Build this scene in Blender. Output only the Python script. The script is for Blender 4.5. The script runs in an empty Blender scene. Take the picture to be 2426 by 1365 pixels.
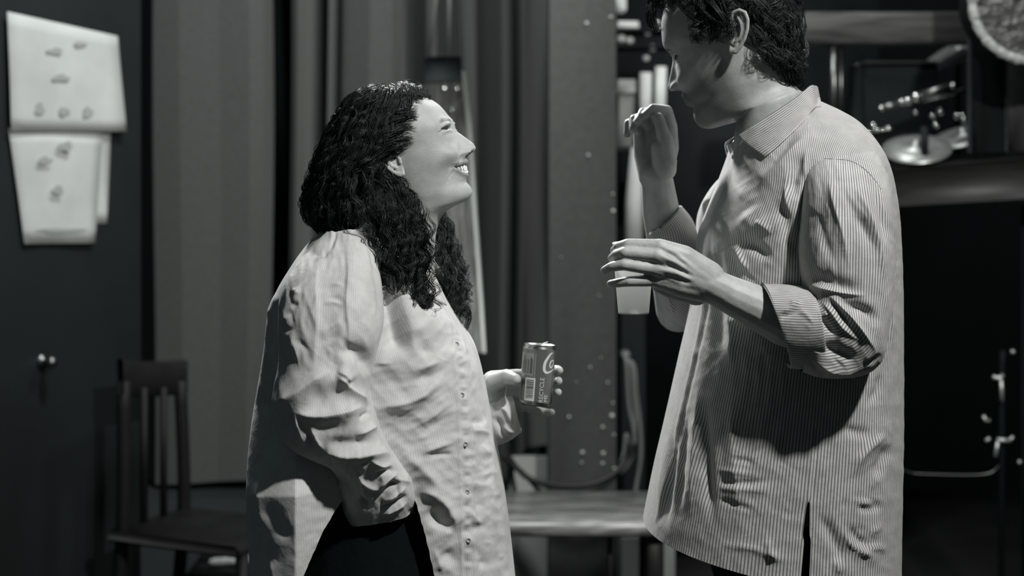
import bpy, math, random
import numpy as np
from mathutils import Vector

rng = np.random.default_rng(7)
random.seed(7)
scene = bpy.context.scene

# ------------------------------------------------------------------ camera
FPX = 4043.0            # focal length in pixels of the 2426 px wide frame (60 mm on 36 mm)
CAMH = 1.55             # eye height of the photographer
HORY = 330.0            # pixel row of the horizon
CX = 1213.0
cam_d = bpy.data.cameras.new('camera')
cam_d.lens = 60.0
cam_d.sensor_width = 36.0
cam_d.shift_y = -(682.5 - HORY) / 2426.0
cam_d.clip_end = 60
cam_d.dof.use_dof = True
cam_d.dof.focus_distance = 2.70
cam_d.dof.aperture_fstop = 3.1
cam = bpy.data.objects.new('camera', cam_d)
cam.location = (0, 0, CAMH)
cam.rotation_euler = (math.pi / 2, 0, 0)
scene.collection.objects.link(cam)
scene.camera = cam

# ------------------------------------------------------------------ world, lamps, exposure
world = bpy.data.worlds.new('world')
scene.world = world
world.use_nodes = True
bgn = world.node_tree.nodes['Background']
bgn.inputs[0].default_value = (0.78, 1.0, 1.02, 1)
bgn.inputs[1].default_value = 0.034
vs = scene.view_settings
vs.view_transform = 'Standard'
vs.look = 'None'
vs.exposure = 0.0
vs.gamma = 1.0
vs.use_curve_mapping = False


def area_lamp(name, loc, target, size, power, spread=180, shape='DISK', col=(1, 1, 1)):
    d = bpy.data.lights.new(name, 'AREA')
    d.shape = shape
    d.size = size
    d.energy = power
    d.color = col
    d.spread = math.radians(spread)
    o = bpy.data.objects.new(name, d)
    o.location = loc
    v = Vector(target) - Vector(loc)
    o.rotation_euler = v.to_track_quat('-Z', 'Y').to_euler()
    scene.collection.objects.link(o)
    return o


# key: the stage lamp above and to the right of the photographer
area_lamp('key_lamp', (1.42, 1.28, 3.5), (0.1, 2.75, 1.2), 0.16, 100, col=(1.0, 0.985, 0.965))
# rim: a lamp hung behind the two at upper left
area_lamp('back_lamp', (-0.75, 5.0, 3.1), (0.35, 2.9, 1.5), 0.3, 34, 80)
area_lamp('side_back_lamp', (0.95, 4.75, 3.5), (0.25, 2.95, 1.45), 0.25, 8, 80)
# added fill light, no known source, to brighten the drum riser and clutter
area_lamp('clutter_fill', (0.75, 4.9, 3.4), (0.5, 5.8, 1.5), 0.3, 10, 150)
# unseen fill added to lift the drapes and the door from the front
area_lamp('drape_fill', (-0.2, 3.9, 3.9), (-0.7, 5.6, 1.0), 0.4, 21, 120, col=(0.95, 1.0, 0.97))


# ------------------------------------------------------------------ helpers
def P(x, y, d):
    """pixel (x, y) of the photograph at distance d -> world point"""
    return np.array([(x - CX) * d / FPX, d, CAMH + (HORY - y) * d / FPX])


def proj(V):
    return CX + V[..., 0] / V[..., 1] * FPX, HORY - (V[..., 2] - CAMH) / V[..., 1] * FPX


def node_mat(name, color, rough=0.7, spec=0.3, metal=0.0, noise=None, bump=None, coat=0.0, sheen=0.0):
    """grey procedural material; noise=(scale, amount), bump=(scale, strength, distance)"""
    m = bpy.data.materials.new(name)
    m.use_nodes = True
    nt = m.node_tree
    b = nt.nodes['Principled BSDF']
    if isinstance(color, (int, float)):
        color = (color * 0.96, color, color * 0.975)
    col = (*color, 1)
    b.inputs['Base Color'].default_value = col
    b.inputs['Roughness'].default_value = rough
    b.inputs['Specular IOR Level'].default_value = spec
    b.inputs['Metallic'].default_value = metal
    b.inputs['Coat Weight'].default_value = coat
    b.inputs['Sheen Weight'].default_value = sheen
    tc = nt.nodes.new('ShaderNodeTexCoord')
    if noise:
        n = nt.nodes.new('ShaderNodeTexNoise')
        n.inputs['Scale'].default_value = noise[0]
        n.inputs['Detail'].default_value = 6
        nt.links.new(tc.outputs['Object'], n.inputs['Vector'])
        mr = nt.nodes.new('ShaderNodeMapRange')
        mr.inputs['From Min'].default_value = 0.3
        mr.inputs['From Max'].default_value = 0.7
        mr.inputs['To Min'].default_value = 1 - noise[1]
        mr.inputs['To Max'].default_value = 1 + noise[1]
        nt.links.new(n.outputs['Fac'], mr.inputs['Value'])
        mx = nt.nodes.new('ShaderNodeVectorMath')
        mx.operation = 'SCALE'
        mx.inputs[0].default_value = color
        nt.links.new(mr.outputs[0], mx.inputs['Scale'])
        nt.links.new(mx.outputs[0], b.inputs['Base Color'])
    if bump:
        n = nt.nodes.new('ShaderNodeTexNoise')
        n.inputs['Scale'].default_value = bump[0]
        n.inputs['Detail'].default_value = 5
        nt.links.new(tc.outputs['Object'], n.inputs['Vector'])
        bp = nt.nodes.new('ShaderNodeBump')
        bp.inputs['Strength'].default_value = bump[1]
        bp.inputs['Distance'].default_value = bump[2]
        nt.links.new(n.outputs['Fac'], bp.inputs['Height'])
        nt.links.new(bp.outputs[0], b.inputs['Normal'])
    return m


def attr_scale(m, attr, lo=0.0, hi=1.0):
    """multiply the base colour of m by a vertex attribute"""
    nt = m.node_tree
    b = nt.nodes['Principled BSDF']
    a = nt.nodes.new('ShaderNodeAttribute')
    a.attribute_name = attr
    mx = nt.nodes.new('ShaderNodeVectorMath')
    mx.operation = 'SCALE'
    inp = b.inputs['Base Color']
    if inp.is_linked:
        nt.links.new(inp.links[0].from_socket, mx.inputs[0])
    else:
        mx.inputs[0].default_value = tuple(inp.default_value)[:3]
    nt.links.new(a.outputs['Fac'], mx.inputs['Scale'])
    nt.links.new(mx.outputs[0], inp)
    return m


class Bag:
    """collects vertices, faces and per-vertex attributes of ONE mesh"""

    def __init__(self):
        self.V = []
        self.Q = []
        self.T = []
        self.qm = []
        self.tm = []
        self.A = {}
        self.n = 0

    def add(self, V, Q=None, T=None, mat=0, **attrs):
        V = np.asarray(V, float).reshape(-1, 3)
        if Q is not None and len(Q):
            Q = np.asarray(Q, int).reshape(-1, 4)
            self.Q.append(Q + self.n)
            self.qm.append(np.full(len(Q), mat))
        if T is not None and len(T):
            T = np.asarray(T, int).reshape(-1, 3)
            self.T.append(T + self.n)
            self.tm.append(np.full(len(T), mat))
        for k, v in attrs.items():
            v = np.broadcast_to(np.asarray(v, float), (len(V),)).ravel() if np.ndim(v) == 0 else np.asarray(v, float).ravel()
            self.A.setdefault(k, []).append((self.n, v))
        self.V.append(V)
        self.n += len(V)
        return self

    def grid(self, G, close=False, mat=0, cap0=False, cap1=False, flip=False, keep=None, **attrs):
        nv, nu = G.shape[:2]
        idx = np.arange(nv * nu).reshape(nv, nu)
        if close:
            idx = np.concatenate([idx, idx[:, :1]], 1)
        q = np.stack([idx[:-1, :-1], idx[:-1, 1:], idx[1:, 1:], idx[1:, :-1]], -1)
        if flip:
            q = q[..., ::-1]
        if keep is not None:
            q = q[keep[:, :q.shape[1]]]
        V = G.reshape(-1, 3)
        T = []
        extra = []
        for use, row in ((cap0, 0), (cap1, nv - 1)):
            if use:
                c = G[row].mean(0)
                k = nv * nu + len(extra)
                extra.append(c)
                r = idx[row]
                for a, b in zip(r[:-1], r[1:]):
                    T.append((k, a, b) if row else (k, b, a))
        if extra:
            V = np.concatenate([V, np.array(extra)])
            attrs = {k: (np.concatenate([np.asarray(v, float).ravel(), np.full(len(extra), float(np.asarray(v).ravel()[0]))])
                         if np.ndim(v) else v) for k, v in attrs.items()}
        return self.add(V, q.reshape(-1, 4), T, mat, **attrs)

    def build(self, name, mats, parent=None, smooth=True, loc=None):
        V = np.concatenate(self.V)
        Q = np.concatenate(self.Q) if self.Q else np.zeros((0, 4), int)
        T = np.concatenate(self.T) if self.T else np.zeros((0, 3), int)
        me = bpy.data.meshes.new(name)
        me.vertices.add(len(V))
        me.vertices.foreach_set('co', V.astype(np.float32).ravel())
        me.loops.add(Q.size + T.size)
        me.loops.foreach_set('vertex_index', np.concatenate([Q.ravel(), T.ravel()]).astype(np.int32))
        me.polygons.add(len(Q) + len(T))
        me.polygons.foreach_set('loop_start', np.concatenate([np.arange(len(Q)) * 4, Q.size + np.arange(len(T)) * 3]).astype(np.int32))
        if not isinstance(mats, (list, tuple)):
            mats = [mats]
        for m in mats:
            me.materials.append(m)
        mi = np.concatenate(self.qm + self.tm) if (self.qm or self.tm) else np.zeros(0)
        me.polygons.foreach_set('material_index', mi.astype(np.int32))
        me.update(calc_edges=True)
        me.validate()
        if smooth:
            me.polygons.foreach_set('use_smooth', np.ones(len(me.polygons), bool))
        for k, lst in self.A.items():
            a = me.attributes.new(k, 'FLOAT', 'POINT')
            arr = np.zeros(len(V), np.float32) + (1.0 if k == 'tone' else 0.0)
            for st, v in lst:
                arr[st:st + len(v)] = v
            if len(a.data) == len(arr):
                a.data.foreach_set('value', arr)
        o = bpy.data.objects.new(name, me)
        scene.collection.objects.link(o)
        if parent is not None:
            o.parent = parent
            o.matrix_parent_inverse = parent.matrix_world.inverted() if False else o.matrix_parent_inverse
            pl = world_loc(parent)
            o.location = -pl
        return o


_wl = {}


def world_loc(o):
    v = Vector((0, 0, 0))
    while o is not None:
        v = v + Vector(o.location)
        o = o.parent
    return v


def empty(name, loc, label, cat, group=None):
    o = bpy.data.objects.new(name, None)
    o.location = loc
    o.empty_display_size = 0.05
    scene.collection.objects.link(o)
    return tag(o, label, cat, group)


def tag(o, label, cat, group=None, kind=None):
    if label:
        o['label'] = label
    if cat:
        o['category'] = cat
    if group:
        o['group'] = group
    if kind:
        o['kind'] = kind
    return o


def structure(o, label=None):
    o['kind'] = 'structure'
    if label:
        o['label'] = label
    return o


def cat_rom(C, n, ts=None):
    """Catmull-Rom through control arrays C (k, ...) -> n samples"""
    C = np.asarray(C, float)
    k = len(C)
    E = np.concatenate([2 * C[:1] - C[1:2], C, 2 * C[-1:] - C[-2:-1]])
    t = np.linspace(0, k - 1, n) if ts is None else np.asarray(ts, float)
    i = np.clip(np.floor(t).astype(int), 0, k - 2)
    f = (t - i).reshape((-1,) + (1,) * (C.ndim - 1))
    p0, p1, p2, p3 = E[i], E[i + 1], E[i + 2], E[i + 3]
    return 0.5 * (2 * p1 + (p2 - p0) * f + (2 * p0 - 5 * p1 + 4 * p2 - p3) * f ** 2 + (3 * p1 - p0 - 3 * p2 + p3) * f ** 3)


def spow(a, e):
    return np.sign(a) * np.abs(a) ** e


def ring_loft(rings, nv, nu, front=0.72, n=2.2, th0=math.pi / 2):
    """rings: (A px, B px, d, half-depth m[, dB]) -> grid (nv, nu, 3); the columns lie denser on the camera side.
    theta runs from the far side over B, the camera side, A and back; columns first == last"""
    A = []
    for r in rings:
        a, b, d, h = r[:4]
        da = d
        db = r[4] if len(r) > 4 and r[4] else d
        A.append(np.concatenate([P(a[0], a[1], da), P(b[0], b[1], db), [h]]))
    A = cat_rom(np.array(A), nv)
    t = np.linspace(-1, 1, nu)
    # theta = -pi/2 is the camera side (sin<0 -> -Y); u = 0 -> camera side
    e = 1.0 / front
    th = -math.pi / 2 + math.pi * np.sign(t) * (front * np.abs(t) + (1 - front) * np.abs(t) ** 3)
    c, s = spow(np.cos(th), 2 / n), spow(np.sin(th), 2 / n)
    a3, b3, h = A[:, :3], A[:, 3:6], np.abs(A[:, 6])
    mid = (a3 + b3) / 2
    e1 = (b3 - a3) / 2
    G = mid[:, None, :] + e1[:, None, :] * c[None, :, None]
    G[..., 1] += h[:, None] * s[None, :]
    return G, th


def grid_normals(G):
    du = np.gradient(G, axis=1)
    dv = np.gradient(G, axis=0)
    N = np.cross(du, dv)
    N /= np.linalg.norm(N, axis=-1, keepdims=True) + 1e-12
    c = G.mean(axis=1, keepdims=True)
    s = np.sign(((G - c) * N).sum(-1).mean())
    return N * s


def seg_dist(u, v, pts):
    """distance, signed side, parameter along the polyline (0..1)"""
    pts = np.asarray(pts, float)
    L = np.linalg.norm(np.diff(pts, axis=0), axis=1)
    tot = L.sum()
    acc = np.concatenate([[0], np.cumsum(L)])
    best = np.full(u.shape, 1e9)
    side = np.zeros(u.shape)
    par = np.zeros(u.shape)
    for i in range(len(pts) - 1):
        p, q = pts[i], pts[i + 1]
        d = q - p
        t = np.clip(((u - p[0]) * d[0] + (v - p[1]) * d[1]) / (L[i] ** 2 + 1e-9), 0, 1)
        ex, ey = u - p[0] - t * d[0], v - p[1] - t * d[1]
        dist = np.hypot(ex, ey)
        m = dist < best
        best = np.where(m, dist, best)
        side = np.where(m, np.sign(d[0] * ey - d[1] * ex), side)
        par = np.where(m, (acc[i] + t * L[i]) / tot, par)
    return best, side, par


def smooth_line(pts, n=24):
    return cat_rom(np.array(pts, float), n)


def sculpt(G, strokes, rum=0.0, seed=1, wave=46.0, lean=0.0, calm=None):
    """press folds into a loft: stroke = (amp mm, width px or (left, right), [(x, y), ...][, taper])"""
    N = grid_normals(G)
    u, v = proj(G)
    face = np.clip((-N[..., 1] - 0.02) * 4, 0, 1)
    D = rum * 0.001 * rumple(u, v, seed, wave, lean) * face ** 2 if rum else np.zeros(u.shape)
    if calm is not None:
        D = D * calm(u, v)
    for st in strokes:
        amp, w, pts = st[:3]
        tp = st[3] if len(st) > 3 else 0.35
        wl, wr = (w, w) if np.isscalar(w) else w
        pts = smooth_line(pts, 6 * len(pts)) if len(pts) > 2 else np.array(pts, float)
        W = 3 * max(wl, wr)
        m = (u > pts[:, 0].min() - W) & (u < pts[:, 0].max() + W) & (v > pts[:, 1].min() - W) & (v < pts[:, 1].max() + W) & (face > 0)
        if not m.any():
            continue
        d, s, t = seg_dist(u[m], v[m], pts)
        ww = np.where(s > 0, wr, wl)
        taper = np.clip(np.minimum(t, 1 - t) / max(tp, 1e-3), 0, 1) if tp > 0 else 1.0
        taper = taper * taper * (3 - 2 * taper) if tp > 0 else 1.0
        q = d / ww
        prof = np.exp(-(np.sqrt(q * q + 0.03) - 0.173) * 1.25) if amp > 0 else np.exp(-q ** 2)
        D[m] += amp * 0.001 * prof * taper
    return G + N * (D * face)[..., None]


def rumple(u, v, seed, wave=46.0, lean=0.0):
    """soft cloth rumples: warped, ridged waves, about -1..1"""
    r = np.random.default_rng(seed)
    wx = 14 * np.sin(u / 61.0 + v / 97.0 + r.uniform(0, 6)) + 9 * np.sin(v / 43.0 - u / 71.0 + r.uniform(0, 6))
    wy = 14 * np.sin(v / 67.0 - u / 83.0 + r.uniform(0, 6)) + 9 * np.sin(u / 39.0 + v / 59.0 + r.uniform(0, 6))
    x, y = u + wx, v + wy
    out = np.zeros_like(u)
    for k, (s, a) in enumerate([(1.0, 1.0), (1.0, 0.9), (0.62, 0.7), (0.62, 0.6), (0.4, 0.4), (0.4, 0.35)]):
        t = lean + r.normal(0, 0.7)
        ph = (x * math.cos(t) + y * math.sin(t)) / (wave * s) * math.pi + r.uniform(0, 6)
        gate = 0.5 + 0.5 * np.sin((x * math.sin(t) - y * math.cos(t)) / (wave * s * 2.1) * math.pi + r.uniform(0, 6))
        out += a * (0.64 - np.sqrt(np.sin(ph) ** 2 + 0.02)) * gate
    return out / 1.6


def creases(n, box, ang, spread, length, amp, w, seed):
    """small random wrinkles in a pixel box"""
    r = np.random.default_rng(seed)
    out = []
    for _ in range(n):
        x, y = r.uniform(box[0], box[2]), r.uniform(box[1], box[3])
        a = math.radians(ang + r.normal(0, spread))
        l = length * r.uniform(0.5, 1.4)
        dx, dy = math.cos(a) * l / 2, math.sin(a) * l / 2
        bend = r.normal(0, 0.18) * l
        out.append((amp * r.choice([-1, 1]) * r.uniform(0.4, 1.2), w * r.uniform(0.7, 1.4),
                    [(x - dx, y - dy), (x - dy / l * bend, y + dx / l * bend), (x + dx, y + dy)], 0.5))
    return out


def arc_coord(G, row):
    """arc length along the columns of one row (metres)"""
    d = np.linalg.norm(np.diff(G[row], axis=0), axis=1)
    return np.concatenate([[0], np.cumsum(d)])


def smooth_boundary(V, Q, iters=8):
    e = np.concatenate([Q[:, [0, 1]], Q[:, [1, 2]], Q[:, [2, 3]], Q[:, [3, 0]]])
    es = np.sort(e, axis=1)
    key = es[:, 0] * len(V) + es[:, 1]
    uq, cnt = np.unique(key, return_counts=True)
    b = uq[cnt == 1]
    a0, a1 = b // len(V), b % len(V)
    deg = np.bincount(np.concatenate([a0, a1]), minlength=len(V))
    ok = deg == 2
    for _ in range(iters):
        S = np.zeros_like(V)
        np.add.at(S, a0, V[a1])
        np.add.at(S, a1, V[a0])
        V[ok] = 0.5 * V[ok] + 0.5 * S[ok] / 2
    return V


def tube(path, rad, nu=8, cap=True):
    """swept circle along a path -> V, Q, T"""
    path = np.asarray(path, float)
    n = len(path)
    rad = np.broadcast_to(np.asarray(rad, float), (n,))
    t = np.gradient(path, axis=0)
    t /= np.linalg.norm(t, axis=1, keepdims=True) + 1e-12
    ref = np.array([0, 0, 1.0]) if abs(t[0][2]) < 0.9 else np.array([1.0, 0, 0])
    N = np.zeros_like(path)
    N[0] = np.cross(t[0], ref)
    N[0] /= np.linalg.norm(N[0])
    for i in range(1, n):
        v = N[i - 1] - t[i] * np.dot(N[i - 1], t[i])
        N[i] = v / (np.linalg.norm(v) + 1e-12)
    Bn = np.cross(t, N)
    th = np.linspace(0, 2 * math.pi, nu, endpoint=False)
    G = path[:, None] + rad[:, None, None] * (np.cos(th)[None, :, None] * N[:, None] + np.sin(th)[None, :, None] * Bn[:, None])
    idx = np.arange(n * nu).reshape(n, nu)
    nx = np.roll(idx, -1, 1)
    Q = np.stack([idx[:-1], nx[:-1], nx[1:], idx[1:]], -1).reshape(-1, 4)
    V = G.reshape(-1, 3)
    T = []
    if cap:
        V = np.concatenate([V, path[:1], path[-1:]])
        for a, b in zip(idx[0], nx[0]):
            T.append((n * nu, b, a))
        for a, b in zip(idx[-1], nx[-1]):
            T.append((n * nu + 1, a, b))
    return V, Q, T


def capsule(p, q, r0, r1, nu=16, nh=5):
    """closed tapered capsule"""
    p, q = np.asarray(p, float), np.asarray(q, float)
    d = q - p
    L = np.linalg.norm(d) + 1e-9
    d /= L
    a = np.linspace(-math.pi / 2, 0, nh)[1:]
    b = np.linspace(0, math.pi / 2, nh)[:-1]
    pos = [p + d * r0 * math.sin(x) for x in a] + [q + d * r1 * math.sin(x) for x in b]
    rad = [r0 * math.cos(x) for x in a] + [r1 * math.cos(x) for x in b]
    ref = np.array([0, 0, 1.0]) if abs(d[2]) < 0.9 else np.array([1.0, 0, 0])
    N = np.cross(d, ref)
    N /= np.linalg.norm(N)
    B = np.cross(d, N)
    th = np.linspace(0, 2 * math.pi, nu, endpoint=False)
    G = np.array([c + r * (np.cos(th)[:, None] * N + np.sin(th)[:, None] * B) for c, r in zip(pos, rad)])
    n = len(pos)
    idx = np.arange(n * nu).reshape(n, nu)
    nx = np.roll(idx, -1, 1)
    Q = np.stack([idx[:-1], nx[:-1], nx[1:], idx[1:]], -1).reshape(-1, 4)
    V = np.concatenate([G.reshape(-1, 3), [p - d * r0, q + d * r1]])
    T = [(n * nu, y, x) for x, y in zip(idx[0], nx[0])] + [(n * nu + 1, x, y) for x, y in zip(idx[-1], nx[-1])]
    return V, Q, np.array(T)


def remesh(parts, voxel, smooth=6, factor=0.5):
    """fuse overlapping closed shapes into one continuous skin -> V, Q"""
    b = Bag()
    for p in parts:
        b.add(*p)
    o = b.build('tmp_remesh', [])
    m = o.modifiers.new('r', 'REMESH')
    m.mode = 'VOXEL'
    m.voxel_size = voxel
    s = o.modifiers.new('s', 'SMOOTH')
    s.iterations = smooth
    s.factor = factor
    dg = bpy.context.evaluated_depsgraph_get()
    ev = o.evaluated_get(dg)
    me = ev.to_mesh()
    V = np.zeros(len(me.vertices) * 3, np.float32)
    me.vertices.foreach_get('co', V)
    n = np.zeros(len(me.polygons), np.int32)
    me.polygons.foreach_get('loop_total', n)
    st = np.zeros(len(me.polygons), np.int32)
    me.polygons.foreach_get('loop_start', st)
    li = np.zeros(len(me.loops), np.int32)
    me.loops.foreach_get('vertex_index', li)
    Q = li[st[n == 4][:, None] + np.arange(4)]
    T = li[st[n == 3][:, None] + np.arange(3)]
    ev.to_mesh_clear()
    md = o.data
    bpy.data.objects.remove(o)
    bpy.data.meshes.remove(md)
    return V.reshape(-1, 3).astype(float), Q, T


def box(c, size, rot=None, bevel=0.0):
    """box as V, Q; with a chamfer when bevel > 0 (each face inset)"""
    sx, sy, sz = [s / 2 for s in size]
    if bevel <= 0:
        V = np.array([[x, y, z] for x in (-sx, sx) for y in (-sy, sy) for z in (-sz, sz)])
        Q = np.array([[0, 1, 3, 2], [4, 6, 7, 5], [0, 4, 5, 1], [2, 3, 7, 6], [0, 2, 6, 4], [1, 5, 7, 3]])
        T = np.zeros((0, 3), int)
    else:
        b = bevel
        V, F = [], []
        idx = {}
        for x in (-1, 1):
            for y in (-1, 1):
                for z in (-1, 1):
                    for k in range(3):
                        p = [x * sx, y * sy, z * sz]
                        for j in range(3):
                            if j != k:
                                p[j] -= (x, y, z)[j] * b
                        idx[(x, y, z, k)] = len(V)
                        V.append(p)
        V = np.array(V)
        Q = []
        T = []
        for k in range(3):
            i, j = [a for a in range(3) if a != k]
            for s in (-1, 1):
                def key(a, e):
                    t = [0, 0, 0]
                    t[k], t[i], t[j] = s, a, e
                    return idx[(*t, k)]
                Q.append([key(-1, -1), key(1, -1), key(1, 1), key(-1, 1)])
        for k in range(3):
            i, j = [a for a in range(3) if a != k]
            for a in (-1, 1):
                for e in (-1, 1):
                    def key(s, which):
                        t = [0, 0, 0]
                        t[k], t[i], t[j] = s, a, e
                        return idx[(*t, which)]
                    Q.append([key(-1, i), key(1, i), key(1, j), key(-1, j)])
        for x in (-1, 1):
            for y in (-1, 1):
                for z in (-1, 1):
                    T.append([idx[(x, y, z, 0)], idx[(x, y, z, 1)], idx[(x, y, z, 2)]])
        Q = np.array(Q)
        T = np.array(T)
    if rot is not None:
        V = V @ np.asarray(rot).T
    return V + np.asarray(c), Q, T


def rotz(a):
    c, s = math.cos(a), math.sin(a)
    return np.array([[c, -s, 0], [s, c, 0], [0, 0, 1]])


def rotx(a):
    c, s = math.cos(a), math.sin(a)
    return np.array([[1, 0, 0], [0, c, -s], [0, s, c]])


def roty(a):
    c, s = math.cos(a), math.sin(a)
    return np.array([[c, 0, s], [0, 1, 0], [-s, 0, c]])


def lathe(prof, origin, R=None, nu=32):
    """prof: (radius, height) list turned about the local z axis -> V, Q"""
    th = np.linspace(0, 2 * math.pi, nu, endpoint=False)
    G = np.array([[(r * math.cos(t), r * math.sin(t), h) for t in th] for r, h in prof])
    if R is not None:
        G = G @ np.asarray(R).T
    G = G + np.asarray(origin)
    n = len(prof)
    idx = np.arange(n * nu).reshape(n, nu)
    nx = np.roll(idx, -1, 1)
    Q = np.stack([idx[:-1], nx[:-1], nx[1:], idx[1:]], -1).reshape(-1, 4)
    return G.reshape(-1, 3), Q


def obj(name, mat, parent=None, parts=(), smooth=False):
    b = Bag()
    for p in parts:
        b.add(*p)
    o = b.build(name, mat, parent, smooth=smooth)
    if smooth:
        pass
    return o
# ================================================================== the setting
M_floor = node_mat('dark_floor', 0.03, rough=0.6, noise=(3, 0.3))
M_wall = node_mat('dark_wall', (0.007, 0.011, 0.012), rough=0.9, noise=(2, 0.3))
M_door = node_mat('painted_door', (0.016, 0.020, 0.0205), rough=0.55, spec=0.35, noise=(5, 0.12))
M_drape = node_mat('grey_velvet', 0.105, rough=0.95, spec=0.1, noise=(90, 0.10), bump=(500, 0.25, 0.001), sheen=0.15)
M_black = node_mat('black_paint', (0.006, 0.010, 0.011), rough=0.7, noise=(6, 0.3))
M_dwood = node_mat('dark_wood', 0.016, rough=0.35, spec=0.5, noise=(9, 0.35))
M_post = node_mat('grey_painted_timber', 0.060, rough=0.7, noise=(40, 0.12), bump=(120, 0.15, 0.002))
M_chrome = node_mat('chrome', 0.75, rough=0.12, metal=1.0)
M_steel = node_mat('dull_steel', 0.25, rough=0.35, metal=1.0)
M_white = node_mat('off_white', 0.85, rough=0.6, noise=(12, 0.10))
M_speck = node_mat('pale_paint_fleck', 0.7, rough=0.7)
M_cable = node_mat('grey_cable', 0.20, rough=0.5)
M_hose = node_mat('black_hose', 0.012, rough=0.4)
M_brass = node_mat('cymbal_bronze', 0.42, rough=0.38, metal=0.6, noise=(25, 0.15))
M_pale = node_mat('pale_board', 0.30, rough=0.8, noise=(8, 0.1))


def grain_mat(name, c0, c1, scale, rough=0.3, vert=True):
    m = node_mat(name, c0, rough=rough, spec=0.5)
    nt = m.node_tree
    b = nt.nodes['Principled BSDF']
    tc = nt.nodes.new('ShaderNodeTexCoord')
    mp = nt.nodes.new('ShaderNodeMapping')
    mp.inputs['Scale'].default_value = (scale, scale, scale * 0.09) if vert else (scale * 0.09, scale, scale)
    nt.links.new(tc.outputs['Object'], mp.inputs['Vector'])
    n = nt.nodes.new('ShaderNodeTexNoise')
    n.inputs['Scale'].default_value = 1.0
    n.inputs['Detail'].default_value = 5
    n.inputs['Distortion'].default_value = 1.6
    nt.links.new(mp.outputs[0], n.inputs['Vector'])
    cr = nt.nodes.new('ShaderNodeMix')
    cr.data_type = 'RGBA'
    cr.inputs[6].default_value = (c0, c0, c0 * 0.98, 1)
    cr.inputs[7].default_value = (c1, c1, c1 * 0.98, 1)
    mr = nt.nodes.new('ShaderNodeMapRange')
    mr.inputs['From Min'].default_value = 0.35
    mr.inputs['From Max'].default_value = 0.65
    nt.links.new(n.outputs['Fac'], mr.inputs['Value'])
    nt.links.new(mr.outputs[0], cr.inputs[0])
    nt.links.new(cr.outputs[2], b.inputs['Base Color'])
    return m


M_grain = grain_mat('varnished_wood', 0.09, 0.42, 60, 0.3)
M_edge = node_mat('pale_edge', 0.75, rough=0.35, spec=0.5)
M_fit = node_mat('bright_fittings', 0.9, rough=0.42, metal=0.7)
M_bench = grain_mat('worn_bench_wood', 0.12, 0.55, 45, 0.25, vert=False)
M_beam = grain_mat('beam_wood', 0.05, 0.12, 30, 0.6, vert=False)
M_shelf = grain_mat('dark_shelf_wood', 0.018, 0.04, 30, 0.5, vert=False)

structure(obj('floor', M_floor, None, [box((0, 4, -0.05), (9, 12, 0.1))]))
structure(obj('wall_back', M_wall, None, [box((0, 7.6, 1.8), (9, 0.1, 3.8))]))
structure(obj('wall_right', M_wall, None, [box((3.4, 4, 1.8), (0.1, 12, 3.8))]))

# ---- left: painted door with a notice, standing half open
dA, dB = P(-80, HORY, 4.45), P(336, HORY, 5.0)
dv = dB - dA
dl = np.linalg.norm(dv[:2])
da = math.atan2(dv[1], dv[0])
dn = np.array([math.sin(da), -math.cos(da), 0.0])         # towards the camera
door = empty('door_1', (float(dA[0]), float(dA[1]), 0.0), 'dark painted door at far left carrying taped paper notices', 'door')
door['kind'] = 'structure'
mid = (dA + dB) / 2
obj('panel', M_door, door, [box((mid[0] - dn[0] * 0.02, mid[1] - dn[1] * 0.02, 1.15), (dl, 0.04, 2.3), rotz(da), 0.004)])


def on_door(x, y, lift=0.004):
    """pixel -> point on the door's face"""
    d = np.array([(x - CX) / FPX, 1.0, 0.0])
    A = np.array([[d[0], -dv[0]], [d[1], -dv[1]]])
    t, s = np.linalg.solve(A, dA[:2])
    p = np.array([d[0] * t, t, CAMH + (HORY - y) * t / FPX])
    return p + dn * lift


def door_sheet(name, corners, lift, mat, label, cat, group=None, n=9, wave=0.004):
    """paper: bilinear patch with a little curl"""
    c = [on_door(*p, lift) for p in corners]
    G = np.zeros((n, n, 3))
    for i in range(n):
        for j in range(n):
            a, b = i / (n - 1), j / (n - 1)
            G[i, j] = (c[0] * (1 - b) + c[1] * b) * (1 - a) + (c[3] * (1 - b) + c[2] * b) * a
            G[i, j] += dn * wave * (0.5 + 0.5 * math.sin(3 * a + 5 * b)) * (0.3 + a)
    o = Bag().grid(G).build(name, mat, None)
    tag(o, label, cat, group)
    s = o.modifiers.new('thickness', 'SOLIDIFY')
    s.thickness = 0.001
    return o


M_notice = node_mat('notice_paper', 0.70, rough=0.8, noise=(9, 0.08))
M_faint = node_mat('faded_ink', 0.47, rough=0.8)
sheet = door_sheet('paper_notice', [(8, 28), (270, 86), (288, 312), (16, 312)], 0.014, M_notice, 'upper white paper notice taped high on the dark door', 'notice')
door_sheet('paper_notice', [(20, 300), (262, 300), (252, 530), (224, 530)], 0.001, M_notice, 'narrow strip of white paper showing behind the lower notice sheet', 'notice', wave=0.001)
sheet2 = door_sheet('paper_notice', [(16, 305), (240, 312), (218, 576), (52, 578)], 0.006, M_notice, 'lower white paper notice hanging beneath another on the dark door', 'notice')


def ink(x, y, w, h, parent):
    a = np.linspace(0, 2 * math.pi, 14, endpoint=False)
    q = 1 + 0.18 * np.sin(3 * a + x) + 0.12 * np.sin(5 * a + y)
    c = [on_door(x + w * q_ * math.cos(t), y + h * q_ * math.sin(t), 0.0205) for t, q_ in zip(a, q)] + [on_door(x, y, 0.0205)]
    o = Bag().add(np.array(c), None, [[14, i, (i + 1) % 14] for i in range(14)]).build('ink_mark', M_faint, parent)
    return o


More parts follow.
